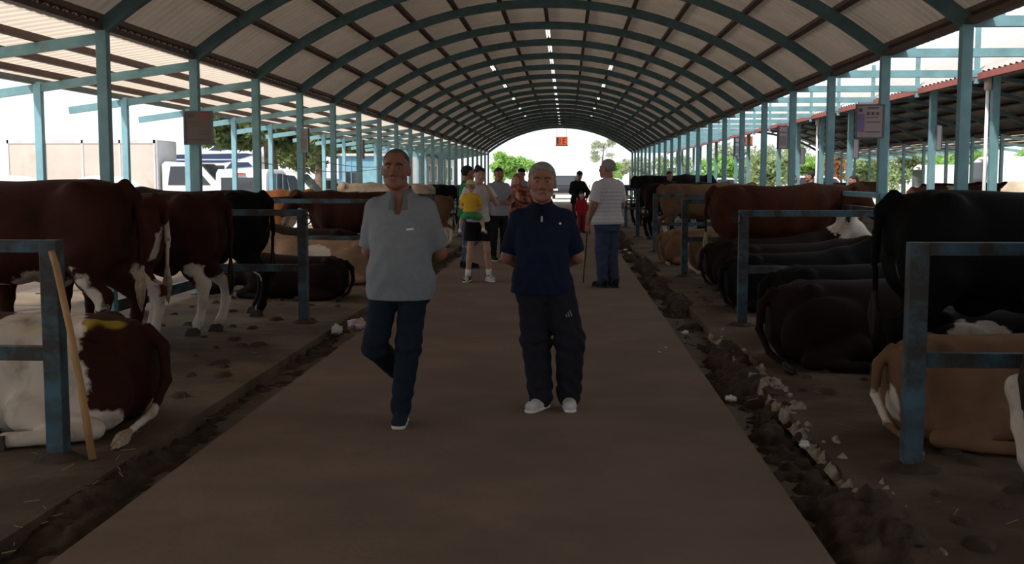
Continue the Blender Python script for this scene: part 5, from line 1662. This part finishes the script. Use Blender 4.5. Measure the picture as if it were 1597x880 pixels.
# ------------------------------------------------------------------ notice boards on the posts
M['board'] = mat('board_print', (0.36, 0.28, 0.29), rough=0.6, var=0.06)
M['board_backlit'] = mat('backlit_board', (0.13, 0.10, 0.085), rough=0.6, var=0.1)  # backlit boards: their shade is put into this darker colour
M['frame'] = mat('board_frame', (0.10, 0.14, 0.16), rough=0.5)
M['purple'] = mat('purple_print', (0.22, 0.15, 0.30), rough=0.6)
M['ink'] = mat('dark_print', (0.10, 0.08, 0.09), rough=0.7)
M['redink'] = mat('red_print', (0.35, 0.05, 0.05), rough=0.7)
M['boardwhite'] = mat('white_board', (0.62, 0.62, 0.70), rough=0.4, var=0.04)
def board(loc, rz, w, h, label, face, kind):
    r = empty('notice_board', loc, rz)
    MB().box(-w / 2, w / 2, -.012, .012, -h / 2, h / 2).build('panel', M[face], r)
    for sx in (-1, 1):
        MB().box(sx * w / 2 - .012, sx * w / 2 + .012, -.02, .02, -h / 2, h / 2).build('frame_side', M['frame'], r)
    for sz in (-1, 1):
        MB().box(-w / 2 + .012, w / 2 - .012, -.02, .02, sz * (h / 2 - .008) - .008, sz * (h / 2 - .008) + .008).build('frame_edge', M['frame'], r)
    def pr(name, m, a, b, c, d):
        MB().box(a * w, b * w, -.016, -.010, c * h, d * h).build(name, M[m], r)
    if kind == 'chart':
        pr('print_block', 'purple', -.46, -.20, -.30, .22)
        pr('print_line', 'ink', -.10, .32, .37, .41)
        for k in range(3):
            pr('print_mark', 'ink', -.12 + .17 * k, -.02 + .17 * k, .18, .27)
        pr('print_line', 'ink', -.15, .30, .10, .12)
        pr('print_line', 'ink', -.15, .38, -.03, -.01)
        pr('print_line', 'ink', -.15, .38, -.32, -.30)
        pr('print_mark', 'ink', -.42, -.28, .28, .38)
    elif kind == 'notice':
        pr('print_line', 'redink', .0, .40, .34, .42)
        for k in range(3):
            pr('print_mark', 'ink', -.38 + .09 * k, -.33 + .09 * k, .28, .42)
        pr('print_line', 'ink', -.40, .10, .16, .18)
        pr('print_line', 'ink', .05, .38, -.10, -.07)
        pr('print_line', 'ink', .05, .38, -.20, -.17)
        pr('print_line', 'ink', -.42, .42, -.36, -.33)
    elif kind == 'list':
        for k in range(5):
            pr('print_line', 'ink', -.36 + .15 * k, -.32 + .15 * k, -.35, .05)
        pr('print_line', 'ink', -.38, .38, .20, .24)
    tag(r, label, 'sign', 'notice boards on the posts')
board((-4.91, 15.0, 2.24), 0.12, .36, .45, 'backlit brown notice board with faint print on the second left post', 'board_backlit', 'notice')
board((-4.89, 21.0, 2.27), -0.75, .30, .44, 'plain backlit brown notice board on the fourth left post', 'board_backlit', 'list')
board((-4.90, 27.0, 2.25), -1.1, .34, .46, 'notice board seen edge-on on the sixth left post', 'board_backlit', 'list')
board((3.92, 15.0, 2.305), -0.18, .34, .44, 'mauve printed chart board on the second right post', 'board', 'chart')
board((3.93, 21.0, 2.31), 0.55, .22, .42, 'grey striped notice board on the fourth right post', 'board', 'list')
board((3.99, 27.0, 2.30), 0.9, .22, .44, 'pale notice board on the sixth right post', 'boardwhite', 'list')
board((6.74, 21.06, 2.30), 1.0, .34, .46, 'white board on a post of the next shed', 'boardwhite', '')
board((6.74, 27.0, 2.25), 0.9, .28, .46, 'small white board deeper along the next shed', 'boardwhite', '')
board((6.74, 33.0, 2.20), 0.9, .28, .46, 'tiny white board far along the next shed', 'boardwhite', '')

# bay signs hung in the far arches
M['signface'] = sheet_mat('pale_orange_sign', (0.75, 0.42, 0.30), (0.75, 0.45, 0.32), 0.85)
[n for n in M['signface'].node_tree.nodes if n.type == 'BSDF_TRANSLUCENT'][0].inputs['Color'].default_value = (0.95, 0.42, 0.26, 1)
M['signink'] = mat('dark_red_letters', (0.42, 0.07, 0.04), rough=0.5)
def bay_sign(x, label):
    r = empty('hanging_sign', (x, Y_END - .3, 3.86))
    MB().box(-.37, .37, -.02, .02, -.25, .27).build('panel', M['signface'], r)
    MB().box(-.39, .39, -.03, .03, -.31, -.25).build('bottom_edge', M['frame'], r)
    MB().box(-.34, -.18, -.024, -.02, -.2, .22).build('pale_field', M['offwhite'], r)
    cu = bpy.data.curves.new('sign_text', 'FONT')
    cu.body = '1E'
    cu.size = .5
    cu.extrude = .006
    cu.align_x = 'CENTER'; cu.align_y = 'CENTER'
    tmp = bpy.data.objects.new('t', cu)
    COL.objects.link(tmp)
    me = bpy.data.meshes.new_from_object(tmp.evaluated_get(bpy.context.evaluated_depsgraph_get()))
    bpy.data.objects.remove(tmp)
    me.materials.clear(); me.materials.append(M['signink'])
    o = link('lettering', me, r, (.02, -.03, 0.0))
    o.rotation_euler[0] = PI / 2
    for s in (-.3, .3):
        zt = ZC + math.sqrt((RAD - .05) ** 2 - (x + s - (XC if x < 5 else XC + DX2)) ** 2) - 3.86
        MB().tube([(s, 0, .27), (s, 0, zt)], .008, 6).build('hanger', M['black'], r)
    tag(r, label, 'sign', 'bay signs in the far arches')
bay_sign(-.33, 'orange bay sign hanging in the far arch over the walkway')
bay_sign(11.2, 'orange bay sign hanging in the far arch of the next shed')

# ------------------------------------------------------------------ small things
o = MB().tube([(-2.805, 6.03, 1.18), (-2.79, 6.05, 1.10), (-2.735, 6.07, .75), (-2.69, 6.09, .40), (-2.655, 6.12, .004)], [.017, .02, .019, .021, .022], 9).build('wooden_stick', M['wood'], None, True)
tag(o, 'bent pale wooden stick leaning against the first left fence post', 'stick')
def rope_ring(x, y, z, label):
    pts = [(x + .05 * math.cos(a), y - .07, z + .055 * math.sin(a)) for a in np.linspace(0, 2 * PI, 15)]
    o = MB().tube(pts, .009, 6).build('rope_loop', M['black'], None, True)
    tag(o, label, 'rope', 'rope loops on fence posts')
rope_ring(-2.80, 12.15, 1.13, 'black rope loop hanging on the second left fence post')
rope_ring(1.80, 12.15, 1.15, 'black rope loop hanging on the second right fence post')
M['bag_pink'] = mat('pinkish_plastic', (0.50, 0.38, 0.42), rough=0.35, var=0.25, scale=18)
def crumple(name, loc, r, m, label, cat, group=None):
    me = ico(1.0, 3)
    co = np.empty(len(me.vertices) * 3, np.float32)
    me.vertices.foreach_get('co', co)
    co = co.reshape(-1, 3)
    k = random.random() * 9
    co *= (1 + .35 * np.sin(co[:, :1] * 5 + k) * np.sin(co[:, 1:2] * 6 + k * 2) + .15 * np.sin(co[:, 2:3] * 13 + co[:, :1] * 9))
    me.vertices.foreach_set('co', co.ravel())
    me.materials.append(m)
    o = link(name, me, None, loc)
    o.scale = r
    o.rotation_euler[2] = random.uniform(0, 3)
    tag(o, label, cat, group)
crumple('plastic_bag', (-2.20, 11.75, 0.03), (.17, .10, .06), M['bag_pink'], 'crumpled pinkish plastic bag in the left gutter behind the grey polo man', 'bag')
crumple('plastic_bag', (-2.36, 11.45, 0.02), (.07, .05, .05), M['offwhite'], 'small white plastic scrap beside the pinkish bag', 'litter')
for x, y, lab in [(1.2, 11.4, 'white paper scrap in the right gutter level with the second fence'), (1.17, 7.98, 'white litter scrap in the right gutter opposite the curled brown cow'), (1.40, 6.6, 'pale scrap on the outer lip of the right gutter near the first fence'),
                  (1.3, 23.5, 'bright scrap in the right gutter near the vest man'), (1.28, 24.6, 'second bright scrap in the right gutter beyond the vest man')]:
    crumple('paper_scrap', (x, y, .02), (.045, .03, .02), M['offwhite'], lab, 'litter', 'litter in the right gutter')
for x, y, lab in [(0.92, 10.4, 'tiny white fleck on the walkway by its right edge'), (0.84, 10.1, 'second white fleck on the walkway by its right edge')]:
    crumple('paper_scrap', (x, y, .02), (.02, .01, .006), M['offwhite'], lab, 'litter', 'white flecks on the walkway')
# wires along the left posts
for k, (z, y1, y2) in enumerate([(1.82, 18.1, 30.1), (1.95, 21.1, 33.1)]):
    pts = [(-4.93 + .0 * k, y1 + (y2 - y1) * t, z - .12 * math.sin(PI * t)) for t in np.linspace(0, 1, 12)]
    o = MB().tube(pts, .008, 5).build('wire', M['offwhite'], None, True)
    tag(o, ['lower pale wire strung between the left posts', 'upper pale wire strung outside the left posts'][k], 'wire')
# downpipes on the next shed
for k, i in enumerate((2, 4, 6)):
    r = empty('downpipe', (XL + DX2 - .12, frame_y(i), 0))
    MB().tube([(0, 0, .05), (0, 0, 2.95)], .028, 10).build('pipe', M['white'], r, True)
    MB().tube([(0, 0, 2.93), (0, 0, 3.12)], .055, 12).build('hopper', M['gutter'], r, True)
    tag(r, '{} white rain downpipe from the front on the next shed'.format(ORD[k]), 'pipe', 'downpipes of the next shed')
